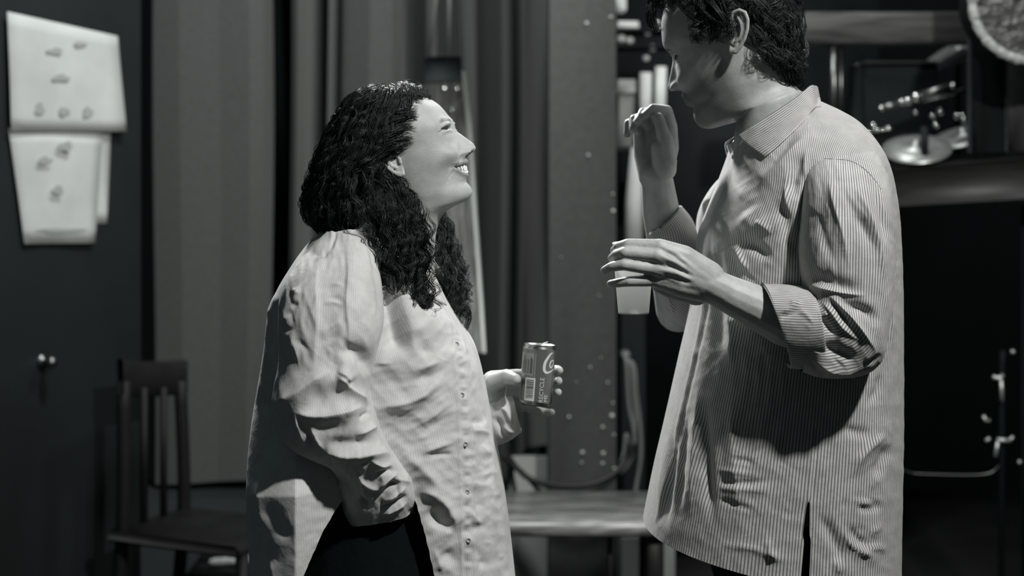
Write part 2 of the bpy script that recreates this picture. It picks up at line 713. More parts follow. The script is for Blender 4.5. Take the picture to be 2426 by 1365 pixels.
for (x, y, w, h) in [(82, 258, 11, 15), (140, 264, 13, 10), (196, 266, 12, 13), (132, 185, 22, 8), (178, 105, 16, 6), (118, 122, 20, 8)]:
    ink(x, y, w, h, sheet)
for (x, y, w, h) in [(143, 347, 18, 11), (95, 380, 18, 8), (125, 450, 14, 10), (135, 545, 60, 5)]:
    ink(x, y, w, h, sheet2)
kp = on_door(100, 856, 0.0)
V, Q = lathe([(0.0001, 0.050), (0.010, 0.048), (0.016, 0.040), (0.015, 0.030), (0.008, 0.022), (0.008, 0.008), (0.018, 0.006), (0.019, 0.0)], kp, np.stack([np.array([math.cos(da), math.sin(da), 0]), np.array([0, 0, 1.0]), dn], 1), 28)
Bag().add(V, Q).build('door_knob', M_steel, door)

# ---- drapes
DC = 5.6


def drape(name, keys, top, bottom, label, lean=None, group=None, d0=DC, nx=420):
    """keys: (pixel x, depth offset m); folds drift a little with height"""
    k = np.array(keys, float)
    xs = np.linspace(k[0, 0], k[-1, 0], nx)
    dep = np.interp(xs, k[:, 0], k[:, 1])
    ker = np.exp(-np.linspace(-2, 2, 9) ** 2)
    ker /= ker.sum()
    dep = np.convolve(np.pad(dep, 4, mode='edge'), ker, 'valid')
    ys = np.linspace(top, bottom, 40)
    G = np.zeros((len(ys), nx, 3))
    for i, y in enumerate(ys):
        yb = y + (lean(xs) if lean else 0) * (i == len(ys) - 1)
        sh = 4 * np.sin(y / 260.0 + xs / 90.0) * (1 if i else 1)
        for_d = d0 + dep * (0.9 + 0.1 * math.sin(y / 300.0))
        G[i, :, 0] = (xs + sh - CX) * d0 / FPX
        G[i, :, 1] = for_d
        G[i, :, 2] = CAMH + (HORY - yb) * d0 / FPX
    o = Bag().grid(G).build(name, M_drape, None)
    return tag(o, label, 'drape', group)


drape('stage_drape', [(300, 0.20), (340, 0.10), (365, 0.0), (430, -0.02), (520, 0.0), (590, -0.01), (618, 0.02), (630, 0.16)], -420, 1150,
      'broad flat grey drape beside the dark door', lean=lambda x: -(x - 330) * 0.05, group='grey stage drapes')
drape('stage_drape', [(600, 0.75), (625, 0.80), (664, 0.75), (682, 0.03), (705, -0.03), (722, 0.05), (735, 0.55), (760, 0.55), (768, 0.06), (778, 0.02), (784, 0.45), (796, 0.45), (803, 0.06), (818, 0.03), (830, 0.02), (880, -0.02), (935, 0.0), (950, 0.06),
      (960, 0.80), (995, 0.80), (1006, 0.10), (1022, 0.02), (1032, 0.45), (1078, 0.50), (1090, 0.05), (1104, 0.0), (1116, 0.05), (1124, 0.55), (1150, 0.50), (1186, 0.42), (1195, 0.10), (1203, 0.06), (1210, 0.55), (1231, 0.55), (1238, 0.22), (1246, 0.80), (1310, 0.90)], -420, 1150,
      'deeply pleated grey drape hanging behind the person with curls', group='grey stage drapes')

# ---- low black riser under the flat drape
rz = 0.40
x0, x1 = P(300, 0, 5.4)[0], P(1290, 0, 5.4)[0]
tag(obj('stage_riser', M_black, None, [box(((x0 + x1) / 2, 5.95, rz / 2), (x1 - x0, 0.95, rz), None, 0.01)]), 'low black riser along the floor under the grey drapes', 'riser')
c = [P(500, 1330, 5.05), P(600, 1322, 5.0)]
rg = []
for i, t in enumerate(np.linspace(0, 1, 5)):
    pass
M_ragm = node_mat('pale_cloth', 0.8, rough=0.9, noise=(30, 0.2))
zb = 0.0
V, Q, T = remesh([capsule((-0.88, 5.02, 0.304), (-0.74, 5.02, 0.312), 0.014, 0.020), capsule((-0.74, 5.02, 0.312), (-0.60, 5.0, 0.310), 0.022, 0.02)], 0.006, 3)
rag = Bag().add(V, Q, T).build('folded_cloth', M_ragm, None)
tag(rag, 'small pale folded cloth on a low dark crate left of the person with curls', 'cloth')
tag(obj('crate', M_black, None, [box((-0.72, 5.06, 0.145), (0.46, 0.30, 0.29), None, 0.008)]), 'low dark crate on the floor under a pale folded cloth', 'crate')

# ---- chair in front of the door edge
M_chair = node_mat('chair_wood', 0.014, rough=0.6, spec=0.25, noise=(9, 0.3))
ch = empty('wooden_chair', (-1.02, 4.72, 0.0), 'dark wooden chair with a curved top rail in front of the drape', 'chair')
a0, a1 = P(300, 852, 4.72), P(436, 858, 4.95)
top = cat_rom(np.array([P(284, 850, 4.70), P(330, 856, 4.80), P(385, 856, 4.90), P(438, 852, 4.96)]), 16)
h = 0.10
thk = 0.022
dirv = (top[-1] - top[0])
dirv[2] = 0
dirv /= np.linalg.norm(dirv)
nv_ = np.array([dirv[1], -dirv[0], 0])
rows = []
for t_, w_ in [(0.0, 0.5), (-0.006, 1.0), (-h + 0.006, 1.0), (-h, 0.5)]:
    rows.append(top + nv_ * thk / 2 * w_ + np.array([0, 0, t_]))
for t_, w_ in [(-h, 0.5), (-h + 0.006, 1.0), (-0.006, 1.0), (0.0, 0.5)]:
    rows.append(top - nv_ * thk / 2 * w_ + np.array([0, 0, t_]))
rows.append(rows[0])
Bag().grid(np.array(rows), smooth if False else False).build('top_rail', M_chair, ch)
seat_z = 0.46
sdir = np.array([-nv_[0], -nv_[1], 0]) * -1
for s_, tp in ((0, top[1]), (1, top[-2])):
    foot = np.array([tp[0], tp[1], 0.0]) + dirv * (0.015 if s_ else -0.005)
    V, Q, T = tube(cat_rom(np.array([foot - nv_ * 0.05, [foot[0], foot[1], seat_z], tp + np.array([0, 0, -h * 0.6])]), 12), 0.019, 10)
    Bag().add(V, Q, T).build('back_leg', M_chair, ch)
    ft_ = foot + nv_ * 0.40
    V, Q, T = tube(np.array([ft_ + nv_ * 0.01, ft_ + np.array([0, 0, seat_z])]), [0.014, 0.019], 10)
    Bag().add(V, Q, T).build('front_leg', M_chair, ch)
for f_ in (0.36, 0.66):
    p = top[0] * (1 - f_) + top[-1] * f_
    V, Q, T = tube(np.array([[p[0], p[1], seat_z], [p[0], p[1], p[2] - h * 0.8]]), 0.011, 8)
    Bag().add(V, Q, T).build('spindle', M_chair, ch)
sc_ = (top[1] + top[-2]) / 2 + nv_ * 0.2
obj('seat', M_chair, ch, [box((sc_[0], sc_[1], seat_z), (0.36, 0.44, 0.03), rotz(math.atan2(dirv[1], dirv[0])), 0.008)])

# ---- long varnished board hung on cords
bd = 5.35
brd = empty('hanging_board', tuple(P(1075, 840, bd)), 'long tapered varnished board with a dark top, hung on cords against the drape', 'board')


def slab(pts, d, t):
    """extruded outline given in pixels"""
    F = np.array([P(x, y, d) for x, y in pts])
    B = F + np.array([0, t, 0])
    n = len(pts)
    V = np.concatenate([F, B])
    Q = [[i, (i + 1) % n, n + (i + 1) % n, n + i] for i in range(n)]
    c = np.concatenate([V, [F.mean(0), B.mean(0)]])
    T = [[2 * n, i, (i + 1) % n] for i in range(n)] + [[2 * n + 1, n + (i + 1) % n, n + i] for i in range(n)]
    return c, Q, T


obj('board_face', M_grain, brd, [slab([(1002, 180), (1098, 184), (1112, 300), (1128, 520), (1142, 720), (1148, 835), (1000, 840), (996, 520)], bd, 0.03)])
obj('edge_strip', M_edge, brd, [slab([(1094, 168), (1101, 168), (1116, 300), (1131, 520), (1145, 720), (1151, 836), (1144, 836), (1136, 720), (1122, 520), (1107, 300)], bd - 0.006, 0.02)])
obj('top_block', M_black, brd, [slab([(1006, 140), (1020, 134), (1092, 134), (1096, 190), (1004, 196)], bd - 0.012, 0.05)])
for a_, b_ in (((1032, 0), (1016, 134)), ((1064, 0), (1062, 134))):
    e_ = np.array([P(a_[0] + (a_[0] - b_[0]) * 1.2, -160, bd + 0.01), P(b_[0], b_[1] + 6, bd + 0.01)])
    V, Q, T = tube(e_, 0.006, 8)
    Bag().add(V, Q, T).build('cord', M_cable, brd)
for x, y, s_ in [(1052, 211, 9), (1082, 212, 7), (1070, 262, 6)]:
    V, Q = lathe([(0.0001, 0.010), (s_ * 0.0008, 0.008), (s_ * 0.0012, 0.0)], P(x, y, bd - 0.0), rotx(math.pi / 2), 14)
    Bag().add(V, Q).build('stud', M_chrome, brd)

# ---- grey timber post with paint flecks
pd = 5.25
post = empty('timber_post', tuple(P(1380, HORY, pd) * np.array([1, 1, 0])), 'broad dark grey painted post flecked with pale spots between the two people', 'post')
xa, xb = P(1298, 0, pd)[0], P(1460, 0, pd)[0]
obj('shaft', M_post, post, [box(((xa + xb) / 2, pd + 0.06, 1.55), (xb - xa, 0.12, 3.1), None, 0.004)])
for (x, y, s_) in [(1394, 368, 4), (1390, 55, 5), (1447, 40, 4), (1453, 500, 5), (1450, 985, 6), (1348, 988, 4), (1428, 1012, 4), (1455, 1030, 3), (1380, 1072, 5), (1429, 1074, 5), (1428, 1098, 4), (1378, 1096, 3),
                   (1452, 460, 3), (1398, 870, 3), (1424, 848, 2), (1330, 610, 2), (1420, 700, 2), (1452, 955, 3), (1456, 1110, 4), (1366, 905, 2), (1440, 906, 3)]:
    V, Q = lathe([(0.0001, 0.003), (s_ * 0.0009, 0.0022), (s_ * 0.0011, 0.0)], P(x, y, pd), rotx(math.pi / 2), 9)
    Bag().add(V, Q).build('paint_fleck', M_speck, post)

# ---- bench between them
bn = empty('wooden_bench', tuple(P(1400, HORY, 4.95) * np.array([1, 1, 0])), 'worn wooden bench with a glossy rounded front edge, low between the two people', 'bench')
zt = P(1400, 1238, 4.74)[2]
fx0, fx1 = P(1130, 0, 4.74)[0], P(1600, 0, 4.74)[0]
prof = []
nb = 26
G = []
for i, t in enumerate(np.linspace(0, 1, nb)):
    x = fx0 + (fx1 - fx0) * t
    bow = 0.018 * math.sin(t * math.pi)
    yf = 4.755 - bow
    G.append([(x, 5.16, zt - 0.045), (x, 5.16, zt), (x, yf + 0.02, zt), (x, yf + 0.006, zt - 0.004), (x, yf, zt - 0.016), (x, yf + 0.004, zt - 0.034), (x, yf + 0.02, zt - 0.045), (x, 5.16, zt - 0.045)])
Bag().grid(np.array(G), cap0=True, cap1=True).build('seat', M_bench, bn)
for x in (fx0 + 0.05, fx1 - 0.05):
    for y in (4.83, 5.08):
        obj('leg', M_dwood, bn, [box((x, y, (zt - 0.045) / 2), (0.05, 0.05, zt - 0.045), None, 0.005)])
xl = P(1444, 0, 4.86)[0]
obj('leg', M_dwood, bn, [box((xl, 4.86, (zt - 0.045) / 2), (0.014, 0.05, zt - 0.045), None, 0.003)])

# ---- pale board box under the bench and the one behind the cables
q0, q1 = P(1470, 1275, 5.2), P(1600, 1275, 5.2)
tag(obj('cardboard_box', M_pale, None, [box(((q0[0] + q1[0]) / 2, 5.36, q0[2] / 2), (q1[0] - q0[0], 0.3, q0[2]), None, 0.004)]), 'plain pale box on the floor under the right end of the bench', 'box')
q0, q1 = P(1206, 1092, 5.3), P(1318, 1092, 5.3)
tag(obj('propped_board', M_pale, None, [box(((q0[0] + q1[0]) / 2, 5.38, q0[2] / 2), (q1[0] - q0[0], 0.03, q0[2]), None, 0.003)]), 'pale board propped behind the bench beneath the can', 'board')


def cable(name, pts, rad, mat, label, cat='cable', group=None, n=60):
    C = np.array([P(*p) for p in pts])
    V, Q, T = tube(cat_rom(C, n), rad, 10)
    o = Bag().add(V, Q, T).build(name, mat, None)
    return tag(o, label, cat, group)


cable('hose', [(1190, 1080, 5.22), (1225, 1110, 5.22), (1262, 1138, 5.2), (1330, 1152, 5.18), (1400, 1148, 5.18), (1450, 1125, 5.2), (1485, 1090, 5.225), (1506, 1050, 5.235)], 0.0095, M_hose, 'thick dark hose sagging across the foot of the grey post')
cable('hose', [(1200, 1075, 5.24), (1228, 1112, 5.24), (1258, 1140, 5.23), (1285, 1175, 5.20)], 0.008, M_hose, 'short dark hose bending down in front of the pale board')
cable('hose', [(1210, 1090, 5.25), (1213, 1130, 5.25), (1222, 1180, 5.23)], 0.009, M_hose, 'dark hose end dropping behind the left end of the bench')
cg = 'cables hanging right of the post'
cable('hanging_cable', [(1479, 848, 5.3), (1484, 860, 5.275), (1490, 960, 5.275), (1500, 1010, 5.275), (1503, 1060, 5.275), (1488, 1100, 5.275), (1468, 1122, 5.275)], 0.006, M_cable, 'pale cable whose loop swings lowest left under the white cup', group=cg)
cable('hanging_cable', [(1482, 850, 5.36), (1502, 870, 5.35), (1508, 940, 5.35), (1516, 1010, 5.35), (1518, 1080, 5.35), (1508, 1150, 5.35), (1500, 1200, 5.35)], 0.007, M_cable, 'pale cable hanging farthest right beside the striped shirt', group=cg)
cable('hanging_cable', [(1480, 850, 5.33), (1494, 862, 5.315), (1500, 930, 5.315), (1505, 1000, 5.315), (1498, 1060, 5.315), (1484, 1030, 5.315), (1478, 1070, 5.315), (1465, 1120, 5.315)], 0.0055, M_cable, 'pale cable with a narrow inner loop beside the post foot', group=cg)
hk = P(1482, 846, 5.34)
tag(obj('cable_hook', M_cable, None, [box(hk + np.array([0, 0.02, 0.008]), (0.028, 0.08, 0.014), None, 0.004)]), 'small pale hook that carries the looped cables', 'hook')

# ---- dark board behind the clutter right of the post
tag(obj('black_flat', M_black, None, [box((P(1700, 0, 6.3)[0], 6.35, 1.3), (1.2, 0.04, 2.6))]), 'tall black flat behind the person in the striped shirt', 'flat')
# clutter on a high shelf between the post and his face
shz = P(1500, 345, 5.8)[2]


def px_box(name, x0, y0, x1, y1, d, depth, mat, label, cat, bev=0.004, group=None):
    a, b = P(x0, y0, d), P(x1, y1, d)
    o = obj(name, mat, None, [box(((a[0] + b[0]) / 2, d + depth / 2, (a[2] + b[2]) / 2), (abs(b[0] - a[0]), depth, abs(a[2] - b[2])), None, bev)])
    return tag(o, label, cat, group)


px_box('white_carton', 1462, 188, 1510, 222, 5.8, 0.12, M_white, 'small white carton on top of a grey carton beside the post', 'carton')
px_box('grey_carton', 1464, 222, 1512, 350, 5.81, 0.11, M_pale, 'grey carton beneath a small white carton beside the post', 'carton')
rk = px_box('wall_shelf', 1440, 350, 1600, 362, 5.72, 0.3, M_black, 'narrow dark shelf carrying cartons and white tubes', 'shelf')
for xx, yy, rd, lab in ((1530, 172, 14, 'left white upright tube above the raised fist'), (1566, 158, 13, 'right white upright tube nearest the face of the taller person')):
    V, Q, T = tube(np.array([P(xx - 3, 350, 5.75), P(xx, yy, 5.75)]), rd * 5.75 / FPX, 18)
    o = Bag().add(V, Q, T).build('white_tube', M_white, None)
    tag(o, lab, 'tube', 'white tubes on the shelf')
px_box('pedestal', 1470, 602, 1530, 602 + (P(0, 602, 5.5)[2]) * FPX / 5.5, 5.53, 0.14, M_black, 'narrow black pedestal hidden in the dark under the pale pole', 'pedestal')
V, Q, T = tube(np.array([P(1501, 600, 5.6), P(1502, 480, 5.6), P(1508, 350, 5.6)]), [0.032, 0.029, 0.018], 18)
o = Bag().add(V, Q, T).build('pale_pole', M_white, None)
tag(o, 'pale tapering upright pole behind the raised forearm', 'pole')
px_box('white_folder', 1458, -20, 1484, 26, 5.75, 0.10, M_white, 'white folder end at the top beside the post', 'folder')
px_box('white_book', 1462, 50, 1514, 68, 5.75, 0.12, M_white, 'white book lying flat near the top beside the post', 'book')
for i, (x, y, s_) in enumerate([(1472, 92, 12), (1492, 96, 11), (1534, 78, 9), (1546, 114, 10), (1531, 138, 9), (1556, 55, 8)]):
    V, Q = lathe([(0.0001, s_ * 0.0012), (s_ * 0.0010, s_ * 0.0009), (s_ * 0.0014, 0), (s_ * 0.0010, -s_ * 0.0009), (0.0001, -s_ * 0.0012)], P(x, y, 5.75), None, 14)
    o = Bag().add(V, Q).build('white_reel', M_white, None)
    tag(o, ['pale reel lying under the white book by the post', 'pale reel beside another under the white book', 'pale reel in front of the brow curls', 'pale reel level with the nose bridge', 'faint pale reel above the left white tube', 'pale reel behind the hanging forelock'][i], 'reel', 'pale reels by the post')
for zz in (84 - 14, 104 + 4, 150):
    pass
px_box('rack_shelf', 1452, 69, 1600, 75, 5.72, 0.25, M_black, 'thin dark rack shelf under the white book', 'shelf')
px_box('rack_shelf', 1452, 107, 1600, 113, 5.72, 0.25, M_black, 'thin dark rack shelf under the two pale reels', 'shelf')
V, Q = lathe([(0.0001, 0.014), (0.014, 0.010), (0.018, 0.0), (0.018, -0.01)], P(1541, 806, 6.345), rotx(math.pi / 2), 18)  # blurred dot of light modelled as a pale cap
tag(Bag().add(V, Q).build('lit_dot', M_cable, None), 'small pale cap standing in for a lit dot in the dark below the cup', 'cap')

# ---- right: high shelf with drum gear
sd = 4.75
sh_ = empty('drum_shelf', tuple(P(2250, HORY, sd) * np.array([1, 1, 0])), 'dark wooden shelf with a thick front board behind the striped shirt at right', 'shelf')
fa, fb = P(2040, 0, sd + 0.05), P(2520, 0, sd - 0.05)


def slanted_board(name, ya, yb, yc, yd, xa_, xb_, d, t, mat, parent):
    """board whose front shows corners (xa,ya) (xb,yb) top and (xa,yc) (xb,yd) bottom"""
    return obj(name, mat, parent, [slab([(xa_, ya), (xb_, yb), (xb_, yd), (xa_, yc)], d, t)])


slanted_board('front_board', 408, 366, 494, 466, 2040, 2520, sd, 0.05, M_shelf, sh_)
slanted_board('shelf_top', 402, 362, 412, 370, 2040, 2520, sd + 0.04, 0.6, M_dwood, sh_)
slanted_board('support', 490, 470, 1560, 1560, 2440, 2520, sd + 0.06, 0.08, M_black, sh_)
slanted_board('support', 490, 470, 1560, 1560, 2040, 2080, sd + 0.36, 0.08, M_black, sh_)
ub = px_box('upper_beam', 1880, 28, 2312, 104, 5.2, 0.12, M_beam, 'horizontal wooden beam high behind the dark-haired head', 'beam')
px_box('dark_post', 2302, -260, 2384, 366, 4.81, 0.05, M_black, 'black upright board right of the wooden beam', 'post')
px_box('dark_post', 2385, 150, 2470, 362, 4.8, 0.05, M_post, 'dark grey upright panel under the taped drum', 'post')
V, Q, T = tube(np.array([P(1975, 105, 5.22), P(1975, 330, 5.22)]), 0.012, 12)
o = Bag().add(V, Q, T).build('steel_pipe', M_steel, None)
tag(o, 'vertical steel pipe below the beam just behind the collar', 'pipe')
V, Q, T = tube(np.array([P(1992, 105, 5.25), P(1992, 330, 5.25)]), 0.008, 12)
o = Bag().add(V, Q, T).build('steel_pipe', M_steel, None)
tag(o, 'thinner vertical steel pipe beside the first, farther from the collar', 'pipe')
px_box('equipment_case', 2045, 154.5, 2222, 352, 5.12, 0.22, M_black, 'black equipment case under a thin steel tray on the drum shelf', 'case')
px_box('flat_tray', 2045, 144, 2222, 154, 5.11, 0.22, M_steel, 'thin steel tray lying on the black equipment case', 'tray')


def cymbal(x, y, d, r, tx, ty, label):
    prof = [(0.0001, 0.022), (r * 0.10, 0.020), (r * 0.20, 0.010), (r * 0.24, 0.006), (r * 0.6, 0.002), (r, -0.006), (r, -0.007), (r * 0.6, 0.0005), (r * 0.22, 0.004), (0.0001, 0.018)]
    V, Q = lathe(prof, P(x, y, d), rotx(tx) @ roty(ty), 48)
    o = Bag().add(V, Q).build('cymbal', M_brass, None)
    return tag(o, label, 'cymbal', 'cymbals on the drum shelf')


cymbal(2172, 348, 4.85, 0.098, math.radians(24), math.radians(-6), 'bright bronze cymbal tilted towards the camera on the drum shelf')
cymbal(2282, 318, 5.02, 0.10, math.radians(14), math.radians(-16), 'dimmer cymbal partly behind the black upright board')
cymbal(2270, 118, 5.38, 0.14, math.radians(10), math.radians(-30), 'dark tilted cymbal under the wooden beam')


def stand(pts, rad, label, name='cymbal_stand', mat=None, cat='stand'):
    V, Q, T = tube(np.array([P(*p) for p in pts]), rad, 12)
    o = Bag().add(V, Q, T).build(name, mat or M_chrome, None)
    return tag(o, label, cat)


stand([(2190, 300, 4.80), (2191, 392, 4.80)], 0.011, 'short black stand in front of the bright cymbal', mat=M_black)
stand([(2270, 112, 5.38), (2270, 390, 5.38)], 0.008, 'thin dark stand carrying the dark tilted cymbal', mat=M_black)
bm = empty('boom_arm', tuple(P(2092, 258, 4.95)), 'shiny slanting boom arm with bright joints above the cymbals', 'boom arm')
for (x0_, y0_, x1_, y1_, rd, mt) in [(2086, 258, 2130, 245, 0.010, M_steel), (2128, 247, 2150, 239, 0.013, M_chrome), (2150, 240, 2182, 228, 0.011, M_chrome), (2180, 229, 2262, 203, 0.014, M_steel), (2185, 240, 2300, 208, 0.006, M_chrome)]:
    V, Q, T = tube(np.array([P(x0_, y0_, 4.95), P(x1_, y1_, 4.95)]), rd, 14)
    Bag().add(V, Q, T).build('tube_section', mt, bm)
for (x, y, s_) in [(2088, 257, 7), (2136, 243, 8), (2151, 240, 9), (2170, 231, 11), (2258, 204, 7)]:
    V, Q = lathe([(0.0001, s_ * 0.0014), (s_ * 0.001, s_ * 0.001), (s_ * 0.0014, 0), (s_ * 0.001, -s_ * 0.001), (0.0001, -s_ * 0.0014)], P(x, y, 4.94), None, 14)
    Bag().add(V, Q).build('joint_ball', M_chrome, bm)
rb = np.random.default_rng(4)
nut_x = sorted(rb.uniform(2030, 2105, 7)) + sorted(rb.uniform(2140, 2300, 7))
for i in range(14):
    x, y = (nut_x[i], rb.uniform(292, 318)) if i < 7 else (nut_x[i], rb.uniform(250, 300))
    s_ = rb.uniform(5, 9)
    V, Q = lathe([(0.0001, s_ * 0.0014), (s_ * 0.001, s_ * 0.001), (s_ * 0.0014, 0), (s_ * 0.001, -s_ * 0.001), (0.0001, -s_ * 0.0014)], P(x, y, 4.97), rotx(0.5), 12)
    o = Bag().add(V, Q).build('wing_nut', M_chrome, None)
    rank = ['leftmost', 'second from left', 'third from left', 'middle', 'third from right', 'second from right', 'rightmost']
    tag(o, ('%s chrome nut in the cluster behind the striped shoulder' if i < 7 else '%s chrome nut scattered below the slanting boom arm') % rank[i % 7], 'nut', 'chrome nuts by the shoulder' if i < 7 else 'chrome nuts under the boom arm')
# drum wrapped in tape, top right corner
dr = empty('taped_drum', tuple(P(2440, -8, 4.6)), 'round drum with crinkled silver tape around its rim in the top right corner', 'drum')
dc = P(2442, 5, 4.6)
R_ = 0.158
G = []
for i, rr_ in enumerate(np.linspace(0.002, R_ * 0.98, 40)):
    th_ = np.linspace(0, 2 * math.pi, 90, endpoint=False)
    nz = 0.0016 * np.sin(th_ * 5 + rr_ * 50) * np.sin(rr_ * 70 + th_ * 2)
    G.append(np.stack([dc[0] + rr_ * np.cos(th_), dc[1] + nz, dc[2] + rr_ * np.sin(th_)], -1))
M_film = node_mat('plastic_film', 0.09, rough=0.3, spec=0.6, noise=(18, 0.5), bump=(34, 0.9, 0.012))
M_tape = node_mat('crinkled_tape', 0.65, rough=0.3, spec=0.6, noise=(60, 0.4), bump=(90, 0.9, 0.01))
Bag().grid(np.array(G), close=True).build('drum_head', M_film, dr)
G = []
for a_ in np.linspace(0, 2 * math.pi, 15):
    th_ = np.linspace(0, 2 * math.pi, 160, endpoint=False)
    w_ = 1 + 0.10 * np.sin(th_ * 23) + 0.08 * np.sin(th_ * 41)
    rr_ = R_ + 0.013 * math.cos(a_) * w_
    G.append(np.stack([dc[0] + rr_ * np.cos(th_), np.full(160, dc[1]) - 0.004 + 0.010 * math.sin(a_) * w_, dc[2] + rr_ * np.sin(th_)], -1))
Bag().grid(np.array(G), close=True).build('rim', M_tape, dr)
V, Q = lathe([(R_ * 0.98, -0.15), (R_ * 0.98, -0.004)], dc, rotx(math.pi / 2), 48)
Bag().add(V, Q).build('shell', M_black, dr)
# chrome hardware in the dark below the shelf
hw = empty('drum_pedal_stand', tuple(P(2370, HORY, 4.9) * np.array([1, 1, 0])), 'dark drum stand with glinting chrome fittings under the shelf at right', 'stand')
V, Q, T = tube(np.array([P(2372, 2290 - 500, 4.9), P(2374, 900, 4.9), P(2376, 820, 4.9)]), 0.009, 10)
zf = np.array([P(2372, 900, 4.9) * np.array([1, 1, 0]), P(2374, 860, 4.9), P(2376, 830, 4.9)])
V, Q, T = tube(zf, 0.009, 10)
Bag().add(V, Q, T).build('upright', M_black, hw)
for pts, rd in [([(2352, 893), (2368, 897), (2376, 888)], 0.006), ([(2372, 900), (2374, 950)], 0.005), ([(2330, 985), (2334, 995), (2345, 997)], 0.005), ([(2362, 1042), (2392, 1044)], 0.006), ([(2364, 1046), (2358, 1082)], 0.005), ([(2392, 1044), (2400, 1034)], 0.005), ([(2395, 833), (2403, 834)], 0.006), ([(2335, 1045), (2345, 1038)], 0.005), ([(2412, 1094), (2418, 1096)], 0.006)]:
    V, Q, T = tube(np.array([P(x, y, 4.88) for x, y in pts]), rd, 8)
    Bag().add(V, Q, T).build('fitting', M_fit, hw)
cable('thin_cable', [(2120, 1100, 4.9), (2136, 1110, 4.9), (2155, 1119, 4.9), (2186, 1123, 4.9), (2330, 1124, 4.9), (2372, 1100, 4.9)], 0.0022, M_steel, 'thin dark cable behind the tail of the striped shirt')
# ================================================================== people
def shirt_mat(name, light, dark, period, duty, soft, bump=0.25):
    """striped cotton: the attribute 'stripe' runs across the cloth in metres"""
    m = bpy.data.materials.new(name)
    m.use_nodes = True
    nt = m.node_tree
    b = nt.nodes['Principled BSDF']
    b.inputs['Roughness'].default_value = 0.85
    b.inputs['Specular IOR Level'].default_value = 0.18
    b.inputs['Sheen Weight'].default_value = 0.12
    b.inputs['Sheen Roughness'].default_value = 0.4
    a = nt.nodes.new('ShaderNodeAttribute')
    a.attribute_name = 'stripe'
    k = nt.nodes.new('ShaderNodeMath')
    k.operation = 'MULTIPLY'
    k.inputs[1].default_value = 2 * math.pi / period
    nt.links.new(a.outputs['Fac'], k.inputs[0])
    s = nt.nodes.new('ShaderNodeMath')
    s.operation = 'SINE'
    nt.links.new(k.outputs[0], s.inputs[0])
    mr = nt.nodes.new('ShaderNodeMapRange')
    mr.interpolation_type = 'SMOOTHSTEP'
    mr.inputs['From Min'].default_value = duty - soft
    mr.inputs['From Max'].default_value = duty + soft
    nt.links.new(s.outputs[0], mr.inputs['Value'])
    mx = nt.nodes.new('ShaderNodeMix')
    mx.data_type = 'RGBA'
    mx.inputs[6].default_value = (light * 1.0, light, light * 0.985, 1)
    mx.inputs[7].default_value = (dark * 0.98, dark, dark * 0.99, 1)
    nt.links.new(mr.outputs[0], mx.inputs[0])
    tc = nt.nodes.new('ShaderNodeTexCoord')
    n2 = nt.nodes.new('ShaderNodeTexNoise')
    n2.inputs['Scale'].default_value = 34
    n2.inputs['Detail'].default_value = 6
    n2.inputs['Roughness'].default_value = 0.65
    nt.links.new(tc.outputs['Object'], n2.inputs['Vector'])
    mr2 = nt.nodes.new('ShaderNodeMapRange')
    mr2.inputs['From Min'].default_value = 0.3
    mr2.inputs['From Max'].default_value = 0.7
    mr2.inputs['To Min'].default_value = 0.88
    mr2.inputs['To Max'].default_value = 1.1
    nt.links.new(n2.outputs['Fac'], mr2.inputs['Value'])
    sc = nt.nodes.new('ShaderNodeVectorMath')
    sc.operation = 'SCALE'
    nt.links.new(mx.outputs[2], sc.inputs[0])
    nt.links.new(mr2.outputs[0], sc.inputs['Scale'])
    nt.links.new(sc.outputs[0], b.inputs['Base Color'])
    n3 = nt.nodes.new('ShaderNodeTexNoise')
    n3.inputs['Scale'].default_value = 55
    n3.inputs['Detail'].default_value = 4
    n3.inputs['Distortion'].default_value = 0.6
    nt.links.new(tc.outputs['Object'], n3.inputs['Vector'])
    bp = nt.nodes.new('ShaderNodeBump')
    bp.inputs['Strength'].default_value = bump
    bp.inputs['Distance'].default_value = 0.004
    nt.links.new(n3.outputs['Fac'], bp.inputs['Height'])
    nt.links.new(bp.outputs[0], b.inputs['Normal'])
    return m


M_wshirt = shirt_mat('pale_cotton', 0.60, 0.53, 0.0036, 0.2, 0.9)
M_mshirt = shirt_mat('striped_cotton', 0.50, 0.15, 0.0043, 0.30, 0.65)
M_skin = attr_scale(node_mat('skin', 0.43, rough=0.52, spec=0.32, noise=(45, 0.12), bump=(300, 0.22, 0.0012)), 'tone')
M_skin_m = attr_scale(node_mat('skin_tanned', 0.36, rough=0.5, spec=0.35, noise=(45, 0.14), bump=(300, 0.22, 0.0012)), 'tone')
M_teeth = node_mat('teeth', 0.75, rough=0.25, spec=0.5)
M_eye = node_mat('eye', 0.04, rough=0.08, spec=0.6)
M_hair = node_mat('dark_hair', (0.011, 0.014, 0.0145), rough=0.46, spec=0.42)
M_trouser = node_mat('black_cloth', (0.005, 0.0075, 0.008), rough=0.95, spec=0.05, bump=(60, 0.3, 0.004))
M_button = node_mat('pale_button', 0.5, rough=0.3, spec=0.5)
M_thread = node_mat('seam_thread', 0.16, rough=0.9)

SP = 2.83      # distance at which the two stand


# ------------------------------------------------------------------ heads
def local_from_px(pts, ear, pitch, mm, face):
    """photo pixels in the profile plane -> head frame (x forward, z up), millimetres"""
    out = []
    c, s = math.cos(-pitch), math.sin(-pitch)
    for x, y in pts:
        u, w = (x - ear[0]) * face * mm, (ear[1] - y) * mm
        out.append((u * c - w * s, u * s + w * c))
    return np.array(out)


